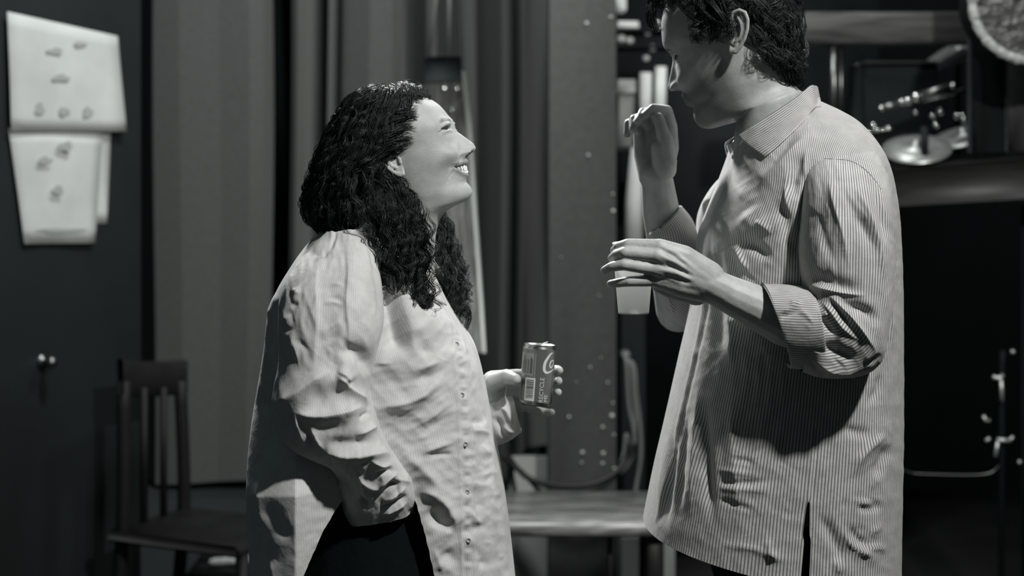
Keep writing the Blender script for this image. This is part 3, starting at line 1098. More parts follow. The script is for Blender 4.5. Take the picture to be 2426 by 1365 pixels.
def head_grid(F, B, W, nF, nB, nv=330, nu=261):
    C = np.column_stack([F, B, W, nF, nB])
    R = cat_rom(C, nv)
    F, B, W, nF, nB = R[:, :2], R[:, 2:4], np.abs(R[:, 4]), R[:, 5], R[:, 6]
    t = np.linspace(-1, 1, nu)
    th = math.pi * np.sign(t) * (0.62 * np.abs(t) + 0.38 * np.abs(t) ** 2.2)
    c, s = np.cos(th), np.sin(th)
    G = np.zeros((nv, nu, 3))
    n = np.where(c[None, :] > 0, nF[:, None], nB[:, None])
    cc = spow(np.broadcast_to(c, n.shape), 2 / n)
    ss = spow(np.broadcast_to(s, n.shape), 2 / n)
    mid, e = (F + B) / 2, (F - B) / 2
    G[..., 0] = mid[:, None, 0] + e[:, None, 0] * cc
    G[..., 2] = mid[:, None, 1] + e[:, None, 1] * cc
    G[..., 1] = W[:, None] * ss
    return G


def gauss(y, z, y0, z0, sy, sz):
    return np.exp(-((y - y0) / sy) ** 2 - ((z - z0) / sz) ** 2)


def face_features(G, ft):
    """noses, sockets, cheeks, lips and the open smile, in millimetres of the head frame"""
    x, y, z = G[..., 0].copy(), G[..., 1], G[..., 2]
    ay = np.abs(y)
    front = np.clip((x - 25) / 25, 0, 1)
    dx = np.zeros_like(x)
    dy = np.zeros_like(x)
    tone = np.ones_like(x)
    ze = ft['eye_z']
    dx += -ft.get('socket', 6) * gauss(ay, z, 29, ze - 1, 13, 8)
    dx += 2.6 * gauss(ay, z, 27, ze + 12, 17, 5.5)
    dx += -3.0 * gauss(ay, z, 17, ze + 2, 6, 9)
    # lids: a soft roll above and below the narrowed eye, and the slit between
    arc = np.clip(1 - ((ay - 30) / 16) ** 2, 0, 1)
    zs = ze + 1.6 * arc
    lid = np.sqrt(arc)
    dx += 4.2 * lid * np.exp(-((z - zs - 4.6) / 3.6) ** 2) + 4.6 * lid * np.exp(-((z - zs + 5.0) / 3.8) ** 2)
    slit = lid * np.exp(-((z - zs) / ft.get('slit', 1.7)) ** 2)
    dx += -3.0 * slit
    dx += -1.2 * lid * np.exp(-((z - zs - 9.5) / 1.6) ** 2)
    # nose
    prof = np.array(ft['nose'])              # (x, z) from bridge down to the lip
    o = np.argsort(prof[:, 1])
    target = np.interp(z, prof[o, 1], prof[o, 0], left=-1e3, right=-1e3)
    base = np.interp(z, ft['baseF'][::-1, 1], ft['baseF'][::-1, 0])
    amt = np.clip(target - base, 0, 60) * (target > -500)
    zt, zb = prof[:, 1].max(), prof[:, 1].min()
    fr = np.clip((zt - z) / (zt - zb), 0, 1)
    wn = 6.5 + 8.5 * fr ** 1.3
    dx += amt * np.exp(-(ay / wn) ** 2.6)
    ztip = prof[np.argmax(prof[:, 0]), 1]
    dx += 7.5 * gauss(ay, z, 13.5, ztip - 5, 5.2, 6.0)
    dx += -2.5 * gauss(ay, z, 21, ztip - 1, 5, 9)
    nost = gauss(ay, z, 8.0, zb + 3.0, 4.2, 2.6)
    dx += -4 * nost
    tone *= 1 - 0.7 * np.clip(nost * 1.3, 0, 1)
    tone *= 1 - 0.75 * slit
    # cheeks of the smile
    ck = ft.get('cheek', 6)
    g = gauss(ay, z, 37, ft['mouth_z'] + 27, 16, 14)
    dx += 0.75 * ck * g
    dy += 0.8 * ck * g
    g2 = gauss(ay, z, 45, ft['mouth_z'] + 2, 13, 15)
    dx += -1.5 * g2
    # fold from the nose wing past the mouth corner
    zf = np.interp(ay, [15, 21, 29, 35, 36], [ztip - 3, ft['mouth_z'] + 16, ft['mouth_z'] + 4, ft['mouth_z'] - 8, ft['mouth_z'] - 14])
    fold = np.exp(-((z - zf) / 4.0) ** 2) * np.clip((ay - 14) / 3, 0, 1) * np.clip((38 - ay) / 4, 0, 1)
    dx += -2.6 * fold
    # mouth
    zm, mw, op = ft['mouth_z'], ft['mouth_w'], ft['open']
    r2 = np.clip(ay / mw, 0, 1.4) ** 2
    lift = ft.get('smile', 7)
    zu = zm + op * 0.45 + (lift - op * 0.45) * r2
    zl = zm - op * 0.55 + (lift + op * 0.55) * r2
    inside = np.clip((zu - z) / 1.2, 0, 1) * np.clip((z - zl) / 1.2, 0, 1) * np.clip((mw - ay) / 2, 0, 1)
    side = np.clip((mw + 3 - ay) / 5, 0, 1)
    lipu = np.exp(-((z - zu - 3.0) / 3.2) ** 2) * side
    lipl = np.exp(-((z - zl + 3.6) / 3.6) ** 2) * side
    dx += 2.4 * lipu + 3.0 * lipl
    dx += -9.0 * inside
    dx += -2.5 * gauss(ay, z, mw + 2, zm + lift, 4, 4)
    dx += -1.8 * np.exp(-((z - zm + op * 0.55 + 13) / 4.5) ** 2) * np.clip((24 - ay) / 8, 0, 1)
    tone *= 1 - 0.30 * np.clip(lipu + lipl, 0, 1) * (1 - inside)
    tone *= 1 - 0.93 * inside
    # brows and stubble
    zb_ = ze + 13 + 3.5 * np.clip((ay - 14) / 18, 0, 1) - 5.0 * np.clip((ay - 32) / 14, 0, 1) ** 1.5
    brow = np.exp(-((z - zb_) / 2.7) ** 2) * np.clip((ay - 10) / 4, 0, 1) * np.clip((47 - ay) / 9, 0, 1)
    tone *= 1 - ft.get('brow', 0.6) * brow * front
    st = ft.get('stubble', 0)
    if st:
        beard = np.clip((ft['mouth_z'] + 16 - 0.28 * (x < 70) * (70 - x) * -1 - z) / 14, 0, 1) * np.clip((x + 5) / 25, 0, 1) * np.clip((z + 135) / 20, 0, 1)
        tone *= 1 - st * beard
    G = G.copy()
    G[..., 0] += dx * front
    G[..., 1] += dy * front * np.sign(y)
    return G, tone


def ear_mesh():
    """outer ear as one fused skin: a forward, b up, c outward (mm)"""
    ch = [
        ([(5, -3, 1), (9, 6, 3), (10, 17, 5), (6, 27, 7), (-3, 31, 9), (-12, 28, 11), (-17, 18, 12.5), (-17.5, 5, 12.5), (-14, -9, 11), (-8, -20, 8), (-2, -26, 6)], [2.2, 2.6, 2.8, 2.9, 2.9, 2.9, 2.8, 2.7, 2.7, 3.2, 4.2]),
        ([(-2, -26, 6), (4, -27, 4), (6, -20, 1)], [4.6, 4.4, 3.0]),
        ([(-2, 20, 6), (-7, 13, 7.5), (-9.5, 3, 8), (-8, -7, 8), (-2, -13, 6.5)], [2.6, 3.0, 3.2, 3.0, 3.0]),
        ([(9, -1, 3), (8, -8, 4)], [3.4, 3.6]),
        ([(5, -14, 1), (-3, -18, 4)], [4.5, 4.5]),
        ([(2, -8, -1), (1, 4, -2), (2, 14, 0)], [4.5, 4.5, 4.5]),
        ([(-6, 25, 7), (-13, 16, 8.5), (-13.5, 2, 8.5), (-10, -12, 7.5)], [3, 3.2, 3.2, 3]),
        ([(3, 25, 4), (-2, 24, 5), (-4, 10, 2), (-3, -10, 2)], [3, 3, 3.4, 3.4]),
        ([(5, 22, 1), (3, 8, -3), (3, -8, -3)], [3, 4, 4]),
        ([(4, 14, -6), (1, -4, -7), (3, -16, -5)], [7, 8, 6]),
    ]
    parts = []
    for pts, rad in ch:
        for i in range(len(pts) - 1):
            parts.append(capsule(np.array(pts[i]) * 0.01, np.array(pts[i + 1]) * 0.01, rad[i] * 0.01, rad[i + 1] * 0.01, 14, 5))
    V, Q, T = remesh(parts, 0.012, 7)
    return V * 100, Q, T


def place_head(L, ear_px, d, pitch, yaw, face, s=0.001):
    """head frame (mm) -> world; face = +1 looks to the right of the picture, -1 to the left"""
    L = np.asarray(L, float)
    x, y, z = L[..., 0] * s, L[..., 1] * s, L[..., 2] * s
    c, sn = math.cos(pitch), math.sin(pitch)
    x, z = x * c - z * sn, x * sn + z * c
    cy, sy = math.cos(yaw), math.sin(yaw)
    # yaw > 0 turns the face towards the camera
    X, Y = x * cy + y * sy, -x * sy + y * cy
    o = P(ear_px[0], ear_px[1], d)
    return np.stack([o[0] + face * X, o[1] + Y, o[2] + z], -1)


def surf_x(G, y, z, tol=2.5):
    """surface of the face at lateral y, height z"""
    m = (np.abs(G[..., 1] - y) < tol) & (np.abs(G[..., 2] - z) < tol) & (G[..., 0] > 20)
    return G[..., 0][m].mean() if m.any() else 80.0


def add_face_parts(bag, G, ft, tr, ear_at, s_ear=1.0, skin=0):
    """eyes, lashes, teeth and ears joined into the body mesh"""
    ze = ft['eye_z']
    for sgn in (-1, 1):
        ex = surf_x(G, sgn * 29, ze - 5)
        th = np.linspace(0, math.pi, 13)
        ph = np.linspace(0, 2 * math.pi, 24)
        r = 11.5
        S = np.array([[(ex - r - 0.8 + r * math.sin(t) * math.cos(p), sgn * 29 + r * math.sin(t) * math.sin(p), ze + r * math.cos(t))
                       for p in ph] for t in th])
        bag.grid(tr(S), mat=1, tone=1.0)
        for (yy, zz, r0) in [(np.linspace(17, 45, 20), ze + 1.2 + 2.2 * np.sin(np.linspace(0.1, 3.0, 20)), 0.0010), (np.linspace(38, 52, 10), ze + 0.2 - 0.22 * np.linspace(0, 12, 10), 0.0004)]:
            lash = np.array([(surf_x(G, sgn * a, b, 1.6) + 0.3, sgn * a, b) for a, b in zip(yy, zz)])
            lash[1:-1, 0] = (lash[:-2, 0] + lash[1:-1, 0] + lash[2:, 0]) / 3
            V, Q, T = tube(tr(lash), r0 * np.sin(np.linspace(0.25, 2.9, len(lash))), 6)
            bag.add(V, Q, T, mat=1, tone=1.0)
    # teeth
    zm, mw, op, lift = ft['mouth_z'], ft['mouth_w'], ft['open'], ft.get('smile', 7)
    if op > 3:
        for up in (1, -1):
            yy = 0.0
            edges = np.array([-22.5, -18.5, -14, -8.8, 0, 8.8, 14, 18.5, 22.5]) * mw / 27
            for a, b in zip(edges[:-1], edges[1:]):
                c = (a + b) / 2
                r2 = (c / mw) ** 2
                zu = zm + op * 0.45 + (lift - op * 0.45) * r2
                zl = zm - op * 0.55 + (lift + op * 0.55) * r2
                hh = (zu - zl) * (0.74 if up > 0 else 0.25) + 1.5
                zc = zu + 1.2 - hh / 2 if up > 0 else zl - 1.0 + hh / 2
                base = np.interp(zm, ft['baseF'][::-1, 1], ft['baseF'][::-1, 0])
                xb = base - 3.0 - 12.5 * (abs(c) / 22.5) ** 2
                bxv, bq, bt = box((xb, c, zc), (5, (b - a) * 0.94, hh), rotz(-0.042 * c), 1.1)
                bag.add(tr(bxv), bq, bt, mat=2, tone=1.0)
    V, Q, T = ear_mesh()
    ta = ft.get('ear_tilt', 0.15)
    for sgn in (-1, 1):
        a, b, c = V[:, 0] * s_ear, V[:, 1] * s_ear, V[:, 2] * s_ear
        L = np.stack([ear_at[0] + a * math.cos(ta) - b * math.sin(ta), sgn * (ear_at[1] + c * 0.72), ear_at[2] + a * math.sin(ta) + b * math.cos(ta)], -1)
        bag.add(tr(L), Q, T, mat=skin, tone=1.0)


# ------------------------------------------------------------------ hair
def strands(locks, per, rad, spread, seed, nu=3):
    """thin tubes: every lock is a path (n, 3) with a local spread"""
    r = np.random.default_rng(seed)
    Vs, Qs = [], []
    n0 = 0
    for path in locks:
        n = len(path)
        tt = np.linspace(0, 1, n)
        t = np.gradient(path, axis=0)
        t /= np.linalg.norm(t, axis=1, keepdims=True) + 1e-9
        ref = np.cross(t, np.array([0.3, 0.9, 0.2]))
        ref /= np.linalg.norm(ref, axis=1, keepdims=True) + 1e-9
        bi = np.cross(t, ref)
        for _ in range(per):
            a = r.uniform(0, 2 * math.pi)
            k = spread * math.sqrt(r.uniform(0.05, 1)) * (1.0 - 0.55 * tt ** 2)
            tw = a + tt * r.uniform(-2, 2)
            off = k[:, None] * (np.cos(tw)[:, None] * ref + np.sin(tw)[:, None] * bi)
            c = path + off
            rr = rad * r.uniform(0.7, 1.2) * np.interp(tt, [0, 0.15, 0.7, 1], [0.15, 1, 1, 0.25])
            th = np.arange(nu) * 2 * math.pi / nu
            G = c[:, None] + rr[:, None, None] * (np.cos(th)[None, :, None] * ref[:, None] + np.sin(th)[None, :, None] * bi[:, None])
            idx = n0 + np.arange(n * nu).reshape(n, nu)
            nx = np.roll(idx, -1, 1)
            Qs.append(np.stack([idx[:-1], nx[:-1], nx[1:], idx[1:]], -1).reshape(-1, 4))
            Vs.append(G.reshape(-1, 3))
            n0 += n * nu
    return np.concatenate(Vs), np.concatenate(Qs)


def curl(path, radius, turns, phase, grow=1.0):
    """wind a path into a helix"""
    n = len(path)
    tt = np.linspace(0, 1, n)
    t = np.gradient(path, axis=0)
    t /= np.linalg.norm(t, axis=1, keepdims=True) + 1e-9
    ref = np.cross(t, np.array([0.2, 0.3, 0.93]))
    bad = np.linalg.norm(ref, axis=1) < 0.2
    ref[bad] = np.cross(t[bad], np.array([0.9, 0.3, 0.1]))
    ref /= np.linalg.norm(ref, axis=1, keepdims=True) + 1e-9
    bi = np.cross(t, ref)
    r = radius * (0.35 + 0.65 * tt ** 0.7 * grow)
    a = phase + tt * turns * 2 * math.pi
    return path + r[:, None] * (np.cos(a)[:, None] * ref + np.sin(a)[:, None] * bi)


# ------------------------------------------------------------------ hands
def hand_parts(chains):
    """chains of (points px+d, radii mm) -> closed capsules"""
    out = []
    for pts, rad in chains:
        W = [P(*p) for p in pts]
        for i in range(len(W) - 1):
            out.append(capsule(W[i], W[i + 1], rad[i] * 0.001, rad[i + 1] * 0.001))
    return out
# ------------------------------------------------------------------ the woman
woman = empty('person', (-0.24, SP, 0.0), 'person with long dark curly hair laughing upward, in a loose pale shirt, holding a can', 'person', 'two people talking')
WEAR = (962, 377)
WP = math.radians(16)
WMM = 0.70


def wl(pts):
    return local_from_px(pts, WEAR, WP, WMM, 1)


wF = [(945, 211), (1003, 228), (1038, 247), (1063, 275), (1076, 292), (1081, 308), (1087, 328), (1096, 348), (1105, 369),
      (1108, 388), (1107, 410), (1109, 430), (1119, 448), (1119, 461), (1105, 475), (1076, 489), (1053, 505), (1040, 528), (1032, 560), (1030, 610), (1030, 680)]
wB = [(890, 214), (852, 240), (833, 280), (825, 325), (825, 352), (829, 372), (835, 392), (843, 410), (852, 428),
      (861, 443), (868, 456), (874, 468), (880, 480), (884, 490), (887, 500), (890, 515), (890, 530), (886, 552), (880, 580), (872, 625), (850, 690)]
wW = [32, 60, 70, 74, 75, 74, 72, 70, 67, 64, 61, 58, 54, 51, 50, 51, 52, 53, 54, 57, 64]
wnF = [2.0, 2.1, 2.15, 2.2, 2.2, 2.15, 2.05, 1.95, 1.8, 1.68, 1.65, 1.65, 1.65, 1.68, 1.75, 1.9, 2, 2, 2, 2, 2]
wnB = [2.0] * len(wF)
wFl, wBl = wl(wF), wl(wB)
Gw = head_grid(wFl, wBl, wW, wnF, wnB)
nose_w = wl([(1082, 306), (1086, 313), (1100, 323), (1114, 333), (1124, 341), (1128.5, 350), (1126, 358), (1116, 362.5), (1109, 368)])
mc = wl([(1108, 398)])[0]
eye = wl([(1066, 305)])[0]
w_ft = dict(eye_z=eye[1], nose=nose_w, baseF=wFl[3:15], mouth_z=mc[1], mouth_w=31, open=15.0, smile=8, cheek=7, brow=0.72, slit=1.8, socket=6)
o_ = np.argsort(-w_ft['baseF'][:, 1])
w_ft['baseF'] = w_ft['baseF'][o_]
Gw, w_tone = face_features(Gw, w_ft)
w_tr = lambda L: place_head(L, WEAR, SP, WP, math.radians(7), 1)
wb = Bag()
wb.grid(w_tr(Gw), mat=0, tone=w_tone)
add_face_parts(wb, Gw, w_ft, w_tr, (-6, 70, 0), 0.95)

# hand with the can: palm towards the camera, fingers behind the can, thumb on the near side
dh = 2.93
w_hand = hand_parts([
    ([(1075, 985, 3.02), (1130, 950, 2.985), (1172, 927, 2.965)], [33, 29, 25]),            # forearm
    ([(1168, 905, dh + 0.02), (1228, 893, dh + 0.035)], [20, 14]),                          # palm, thumb side
    ([(1168, 920, dh + 0.02), (1232, 912, dh + 0.035)], [21, 14]),
    ([(1168, 935, dh + 0.02), (1232, 936, dh + 0.035)], [20, 14]),
    ([(1170, 945, dh + 0.02), (1230, 962, dh + 0.033)], [17, 12]),
    ([(1172, 905, dh + 0.005), (1200, 893, dh - 0.012), (1222, 899, dh - 0.030)], [17, 13.5, 9.5]),      # thumb
    ([(1228, 889, dh + 0.04), (1285, 876, dh + 0.045), (1320, 876, dh + 0.020), (1325, 878, dh + 0.004)], [10, 9, 8, 7.2]),
    ([(1232, 908, dh + 0.04), (1285, 901, dh + 0.046), (1320, 901, dh + 0.020), (1323, 903, dh + 0.002)], [10, 9, 8, 7.2]),
    ([(1232, 930, dh + 0.04), (1280, 928, dh + 0.045), (1318, 929, dh + 0.020), (1322, 930, dh + 0.004)], [9.5, 8.6, 7.6, 6.9]),
    ([(1230, 958, dh + 0.035), (1265, 972, dh + 0.035), (1297, 978, dh + 0.015), (1307, 977, dh + 0.0)], [9, 8, 7, 6.2]),
])
V, Q, T = remesh(w_hand, 0.0016, 5)
wb.add(V, Q, T, mat=0, tone=0.95)
# near hand, pushed into the trouser pocket under the cuff, and the trunk and legs under the clothes
hid = hand_parts([
    ([(800, 640, 2.76), (770, 940, 2.67), (890, 1170, 2.68), (930, 1290, 2.70)], [40, 34, 24, 22]),
    ([(800, 600, 2.92), (880, 900, 3.02), (1075, 985, 3.02)], [40, 34, 30]),
])
tz = [(900, 700, 2.83, 45), (885, 780, 2.83, 70), (890, 900, 2.83, 80), (880, 1050, 2.83, 92), (880, 1250, 2.83, 110)]
for dd in (-0.075, 0.075):
    pts = [(x, y, d + dd) for x, y, d, _ in tz]
    hid += hand_parts([(pts, [r for *_, r in tz])])
    hid += [capsule((-0.225, SP + dd, 0.84), (-0.20, SP + dd, 0.48), 0.085, 0.058), capsule((-0.20, SP + dd, 0.48), (-0.23, SP + dd, 0.10), 0.058, 0.04)]
V, Q, T = remesh(hid, 0.008, 3)
wb.add(V, Q, T, mat=0, tone=0.95)
wb.build('body', [M_skin, M_eye, M_teeth], woman)

# ---- shirt
w_rings = [((812, 505), (935, 525), SP, 0.050), ((765, 540), (985, 560), SP, 0.088), ((722, 588), (1010, 612), SP, 0.128),
           ((690, 635), (1032, 662), SP, 0.160), ((660, 688), (1056, 712), SP, 0.182), ((641, 745), (1086, 762), SP, 0.19),
           ((632, 825), (1124, 820), SP, 0.195), ((616, 920), (1148, 905), SP, 0.195), ((602, 1000), (1166, 1000), SP, 0.195),
           ((593, 1090), (1184, 1090), SP, 0.195), ((593, 1180), (1199, 1180), SP, 0.195), ((599, 1280), (1211, 1280), SP, 0.193),
           ((606, 1400), (1224, 1400), SP, 0.19), ((610, 1470), (1230, 1470), SP, 0.188)]
Gs, th = ring_loft(w_rings, 350, 361, n=2.7)
ac = arc_coord(Gs, 180)
w_strokes = [
    # the long shaded hollow between sleeve and chest, and the swell of cloth beside it
    (-27, 27, [(882, 545), (905, 630), (924, 710), (938, 800), (942, 860)], 0.2),
    (12, (60, 18), [(905, 560), (937, 640), (955, 720), (975, 800), (990, 850)], 0.25),
    (7, (50, 30), [(1000, 720), (1020, 780), (1035, 830)], 0.4),
    (-5, 16, [(985, 780), (1000, 820), (1015, 850)]),
    # pull lines from the placket
    (8, (18, 12), [(965, 884), (1010, 868), (1062, 852)], 0.5),
    (-6, 14, [(970, 902), (1020, 892), (1062, 872)], 0.5),
    (4, (12, 5), [(880, 862), (905, 862), (935, 860)], 0.5),
    (-5, 22, [(885, 890), (930, 905), (975, 900)], 0.5),
    (15, (14, 32), [(870, 985), (920, 962), (975, 950), (1020, 918), (1068, 876)], 0.4),
    (-6, 30, [(890, 1020), (950, 1000), (1010, 950), (1060, 900)], 0.4),
    (7, (22, 10), [(970, 1022), (1030, 982), (1082, 948)], 0.5),
    (-3, 10, [(985, 1030), (1035, 1004), (1080, 985)], 0.5),
    (8, (20, 8), [(980, 1079), (1040, 1058), (1092, 1042)], 0.5),
    (-4, 5, [(1005, 1078), (1045, 1077), (1085, 1076)], 0.5),
    (13, (26, 30), [(930, 1050), (960, 1078), (1005, 1118), (1055, 1180)], 0.4),
    (12, (22, 20), [(985, 1165), (1020, 1170), (1054, 1198), (1086, 1264)], 0.3),
    (-13, 19, [(1018, 1195), (1036, 1225), (1062, 1265)], 0.4),
    (6, (8, 24), [(1005, 1243), (1045, 1255), (1084, 1270)], 0.5),
    (-5, 16, [(1040, 1300), (1070, 1320), (1095, 1345)], 0.5),
    (5, 12, [(1020, 1290), (1040, 1330), (1052, 1375)], 0.4),
    # far side of the placket
    (4, 8, [(1110, 1020), (1140, 1022), (1165, 1030)]),
    (-4, 9, [(1110, 1005), (1130, 1000), (1145, 1010)]),
    (-5, 13, [(1115, 1145), (1135, 1195), (1150, 1215)]),
    (4, 9, [(1105, 1205), (1130, 1235), (1150, 1240)]),
    (-4, 10, [(1110, 1255), (1135, 1250), (1160, 1245)]),
    (-4, 12, [(1115, 1290), (1140, 1320), (1150, 1350)]),
    (3, 14, [(1150, 1100), (1165, 1200), (1185, 1300)]),
    (4, 12, [(1105, 800), (1125, 850), (1140, 930)]),
    # back
    (-6, 12, [(660, 705), (650, 760), (640, 840)]),
    (5, 9, [(652, 690), (640, 720), (636, 760)]),
    (-9, 22, [(650, 900), (640, 1000), (640, 1100)]),
    (4, 7, [(615, 900), (635, 960), (625, 1030)]),
    (6, 16, [(612, 1100), (618, 1180), (640, 1240)]),
    (-5, 16, [(640, 1160), (660, 1220), (700, 1250)]),
    (5, 14, [(640, 1290), (650, 1330), (655, 1365)]),
]
w_strokes += creases(26, (930, 780, 1170, 1350), -25, 35, 65, 1.3, 8, 3)
w_strokes += creases(14, (1105, 980, 1200, 1350), 20, 45, 40, 2.0, 7, 4)
w_strokes += creases(6, (600, 1000, 720, 1350), 70, 40, 60, 0.9, 10, 5)
# puckers along the placket
for k in range(34):
    y = 800 + k * 16.5
    x0 = np.interp(y, [780, 900, 1000, 1100, 1250, 1365], [1075, 1088, 1095, 1098, 1100, 1104])
    w_strokes.append((1.9 * (1 if k % 2 else -1), 5.5, [(x0 - 8, y + random.uniform(-3, 3)), (x0 + 6, y + random.uniform(-4, 4)), (x0 + 20, y + random.uniform(-3, 3))], 0.5))
pl = [(1052, 718), (1066, 770), (1080, 840), (1088, 900), (1094, 1000), (1097, 1100), (1100, 1250), (1104, 1400)]
w_strokes += [(3.0, 5, [(x - 9, y) for x, y in pl], 0.02), (3.0, 5, [(x + 22, y) for x, y in pl], 0.02), (2.2, 12, [(x + 6, y) for x, y in pl], 0.02)]
Gs = sculpt(Gs, w_strokes, 2.6, 5, 52, 1.2, lambda u, v: np.clip((u - 690) / 70, 0.1, 1))
u, v = proj(Gs)
# the back tail swings out a little towards the camera
y_old = Gs[..., 1].copy()
Gs[..., 1] -= 0.085 * np.clip((830 - u) / 130, 0, 1) * np.clip((v - 960) / 190, 0, 1)
Gs[..., 0] *= Gs[..., 1] / y_old
u, v = proj(Gs)
N = grid_normals(Gs)
near = N[..., 1] < 0.1
# the side slit between back and front tails
edgeL = np.interp(v, [1150, 1195, 1260, 1365, 1480], [845, 800, 762, 716, 680])
edgeR = np.interp(v, [1150, 1185, 1260, 1365, 1480], [955, 986, 1008, 1032, 1060])
hole = near & (v > 1165) & (u > edgeL) & (u < edgeR)
keep = ~(hole[:-1, :-1] & hole[1:, :-1] & hole[:-1, 1:] & hole[1:, 1:])
bag = Bag()
bag.grid(Gs, keep=keep, stripe=np.broadcast_to(ac, Gs.shape[:2]))
Qall = np.concatenate(bag.Q)
bag.V = [smooth_boundary(bag.V[0], Qall, 6)]


def sleeve(bag, rings, strokes, nv, nu, n=2.6, off=0.0, rum=2.0, seed=3, lean=0.0):
    G, _ = ring_loft(rings, nv, nu, n=n)
    c = arc_coord(G, nv // 3)
    G = sculpt(G, strokes, rum, seed, 44, lean)
    bag.grid(G, stripe=np.broadcast_to(c + off, G.shape[:2]))
    return G


ws_rings = [((775, 548), (850, 540), 2.745, 0.028), ((738, 585), (880, 575), 2.715, 0.052), ((700, 630), (896, 628), 2.685, 0.068), ((668, 690), (905, 690), 2.665, 0.078),
            ((662, 770), (908, 765), 2.65, 0.082), ((663, 850), (895, 830), 2.645, 0.084), ((652, 915), (882, 880), 2.64, 0.084), ((648, 965), (876, 920), 2.638, 0.084),
            ((662, 1020), (882, 950), 2.635, 0.082), ((695, 1060), (892, 985), 2.633, 0.078), ((742, 1085), (905, 1025), 2.632, 0.070), ((785, 1103), (925, 1062), 2.635, 0.062),
            ((800, 1125), (950, 1095), 2.64, 0.056), ((806, 1165), (976, 1130), 2.65, 0.053), ((814, 1205), (988, 1172), 2.66, 0.051), ((828, 1238), (978, 1212), 2.67, 0.047)]
ws_strokes = [
    # pressed crease planes of the upper sleeve: a sunk strip between two edges
    (4, (34, 5), [(818, 575), (824, 640), (820, 720), (826, 790), (818, 840)], 0.3),
    (4.5, (5, 40), [(756, 600), (750, 680), (753, 760), (744, 890)], 0.3),
    (-3, 22, [(788, 590), (786, 700), (780, 780), (768, 850)], 0.3),
    (2.5, (8, 4), [(762, 680), (795, 672), (824, 684)], 0.5),
    (3, (9, 4), [(758, 722), (790, 716), (820, 728)], 0.5), (-2, 6, [(765, 708), (795, 706), (818, 716)], 0.5),
    (3, (10, 5), [(752, 800), (785, 774), (812, 762)], 0.5), (-3, 10, [(752, 818), (780, 803), (808, 785)], 0.5),
    (-4, 6, [(735, 600), (760, 604), (786, 592)], 0.4), (-4, 5, [(783, 596), (790, 570), (798, 540)], 0.4),
    (4, 12, [(685, 690), (702, 692), (715, 705)], 0.5), (-3, 8, [(680, 716), (698, 722), (712, 714)], 0.5),
    (3, 7, [(662, 758), (680, 754), (694, 744)], 0.5), (-3, 8, [(666, 778), (684, 782), (696, 770)], 0.5),
    (4, (14, 6), [(688, 795), (704, 835), (712, 880)], 0.5), (-2, 7, [(698, 800), (720, 820), (738, 838)], 0.5),
    (-5, 12, [(868, 550), (888, 610), (902, 700), (906, 780)], 0.3),
    # the big diagonal fold from the back of the elbow up to the shoulder of the crease
    (17, (26, 34), [(640, 968), (700, 937), (745, 902), (798, 874)], 0.3),
    (-5, 26, [(715, 958), (775, 932), (815, 932), (845, 952)]),
    (12, 14, [(795, 880), (815, 888), (830, 910)]),
    (-13, 18, [(806, 852), (835, 832), (862, 850), (872, 895)]),
    (11, (9, 24), [(788, 880), (820, 912), (850, 938), (876, 962)], 0.3),
    (15, (13, 30), [(690, 976), (745, 984), (800, 980), (868, 962)], 0.3),
    (-4, 16, [(740, 1014), (790, 1012), (830, 1006)]),
    (8, 11, [(840, 1035), (870, 1020), (898, 1005)]),
    (-5, 6, [(845, 995), (860, 985), (878, 975)]),
    (-6, 14, [(760, 1048), (830, 1050), (900, 1046)]),
    (13, (12, 26), [(760, 1072), (830, 1076), (890, 1074), (935, 1078)], 0.3),
    (5, 6, [(700, 975), (712, 1020), (725, 1060)]), (5, 6, [(735, 1005), (750, 1040), (770, 1070)]),
    (-4, 6, [(722, 1000), (735, 1035), (745, 1062)]),
    # cuff crumple
    (6, 8, [(870, 1085), (905, 1105), (935, 1100)]), (-6, 7, [(885, 1125), (915, 1115), (940, 1112)]),
    (6, 6, [(850, 1130), (880, 1155), (905, 1160)]), (7, 6, [(890, 1165), (920, 1135), (945, 1118)]),
    (-8, 7, [(905, 1165), (930, 1148), (950, 1142)]), (6, 6, [(905, 1190), (935, 1175), (965, 1150)]),
    (-7, 5, [(895, 1210), (930, 1195), (968, 1170)]), (5, 5, [(900, 1222), (935, 1208), (970, 1186)]),
    (5, 8, [(840, 1110), (860, 1150), (865, 1190)]), (-6, 9, [(850, 1180), (870, 1195), (885, 1200)]),
    (-5, 14, [(800, 1120), (830, 1160), (850, 1190)]),
]
ws_strokes += creases(18, (670, 600, 890, 900), 80, 40, 60, 0.9, 8, 8) + creases(16, (800, 1090, 980, 1230), -35, 35, 40, 2.2, 6, 9)
sleeve(bag, ws_rings, ws_strokes, 340, 241)
# far sleeve, ending in a loose cuff under the hand with the can
wf_rings = [((800, 560), (860, 560), 2.93, 0.04), ((830, 620), (960, 640), 2.97, 0.06), ((860, 760), (1010, 740), 3.0, 0.07), ((900, 920), (1050, 840), 3.02, 0.07),
            ((960, 1010), (1080, 870), 3.02, 0.065), ((1060, 1040), (1110, 890), 3.01, 0.058), ((1125, 1050), (1145, 905), 2.99, 0.052),
            ((1170, 1054), (1178, 915), 2.975, 0.046), ((1205, 1044), (1200, 925), 2.965, 0.040), ((1236, 1022), (1216, 938), 2.955, 0.034)]
sleeve(bag, wf_rings, [(5, 7, [(1175, 960), (1200, 975), (1215, 1010)]), (-6, 8, [(1165, 985), (1185, 1010), (1195, 1040)]), (5, 6, [(1185, 1005), (1205, 1020), (1225, 1022)])], 120, 121)
w_shirt = bag.build('shirt', M_wshirt, woman)


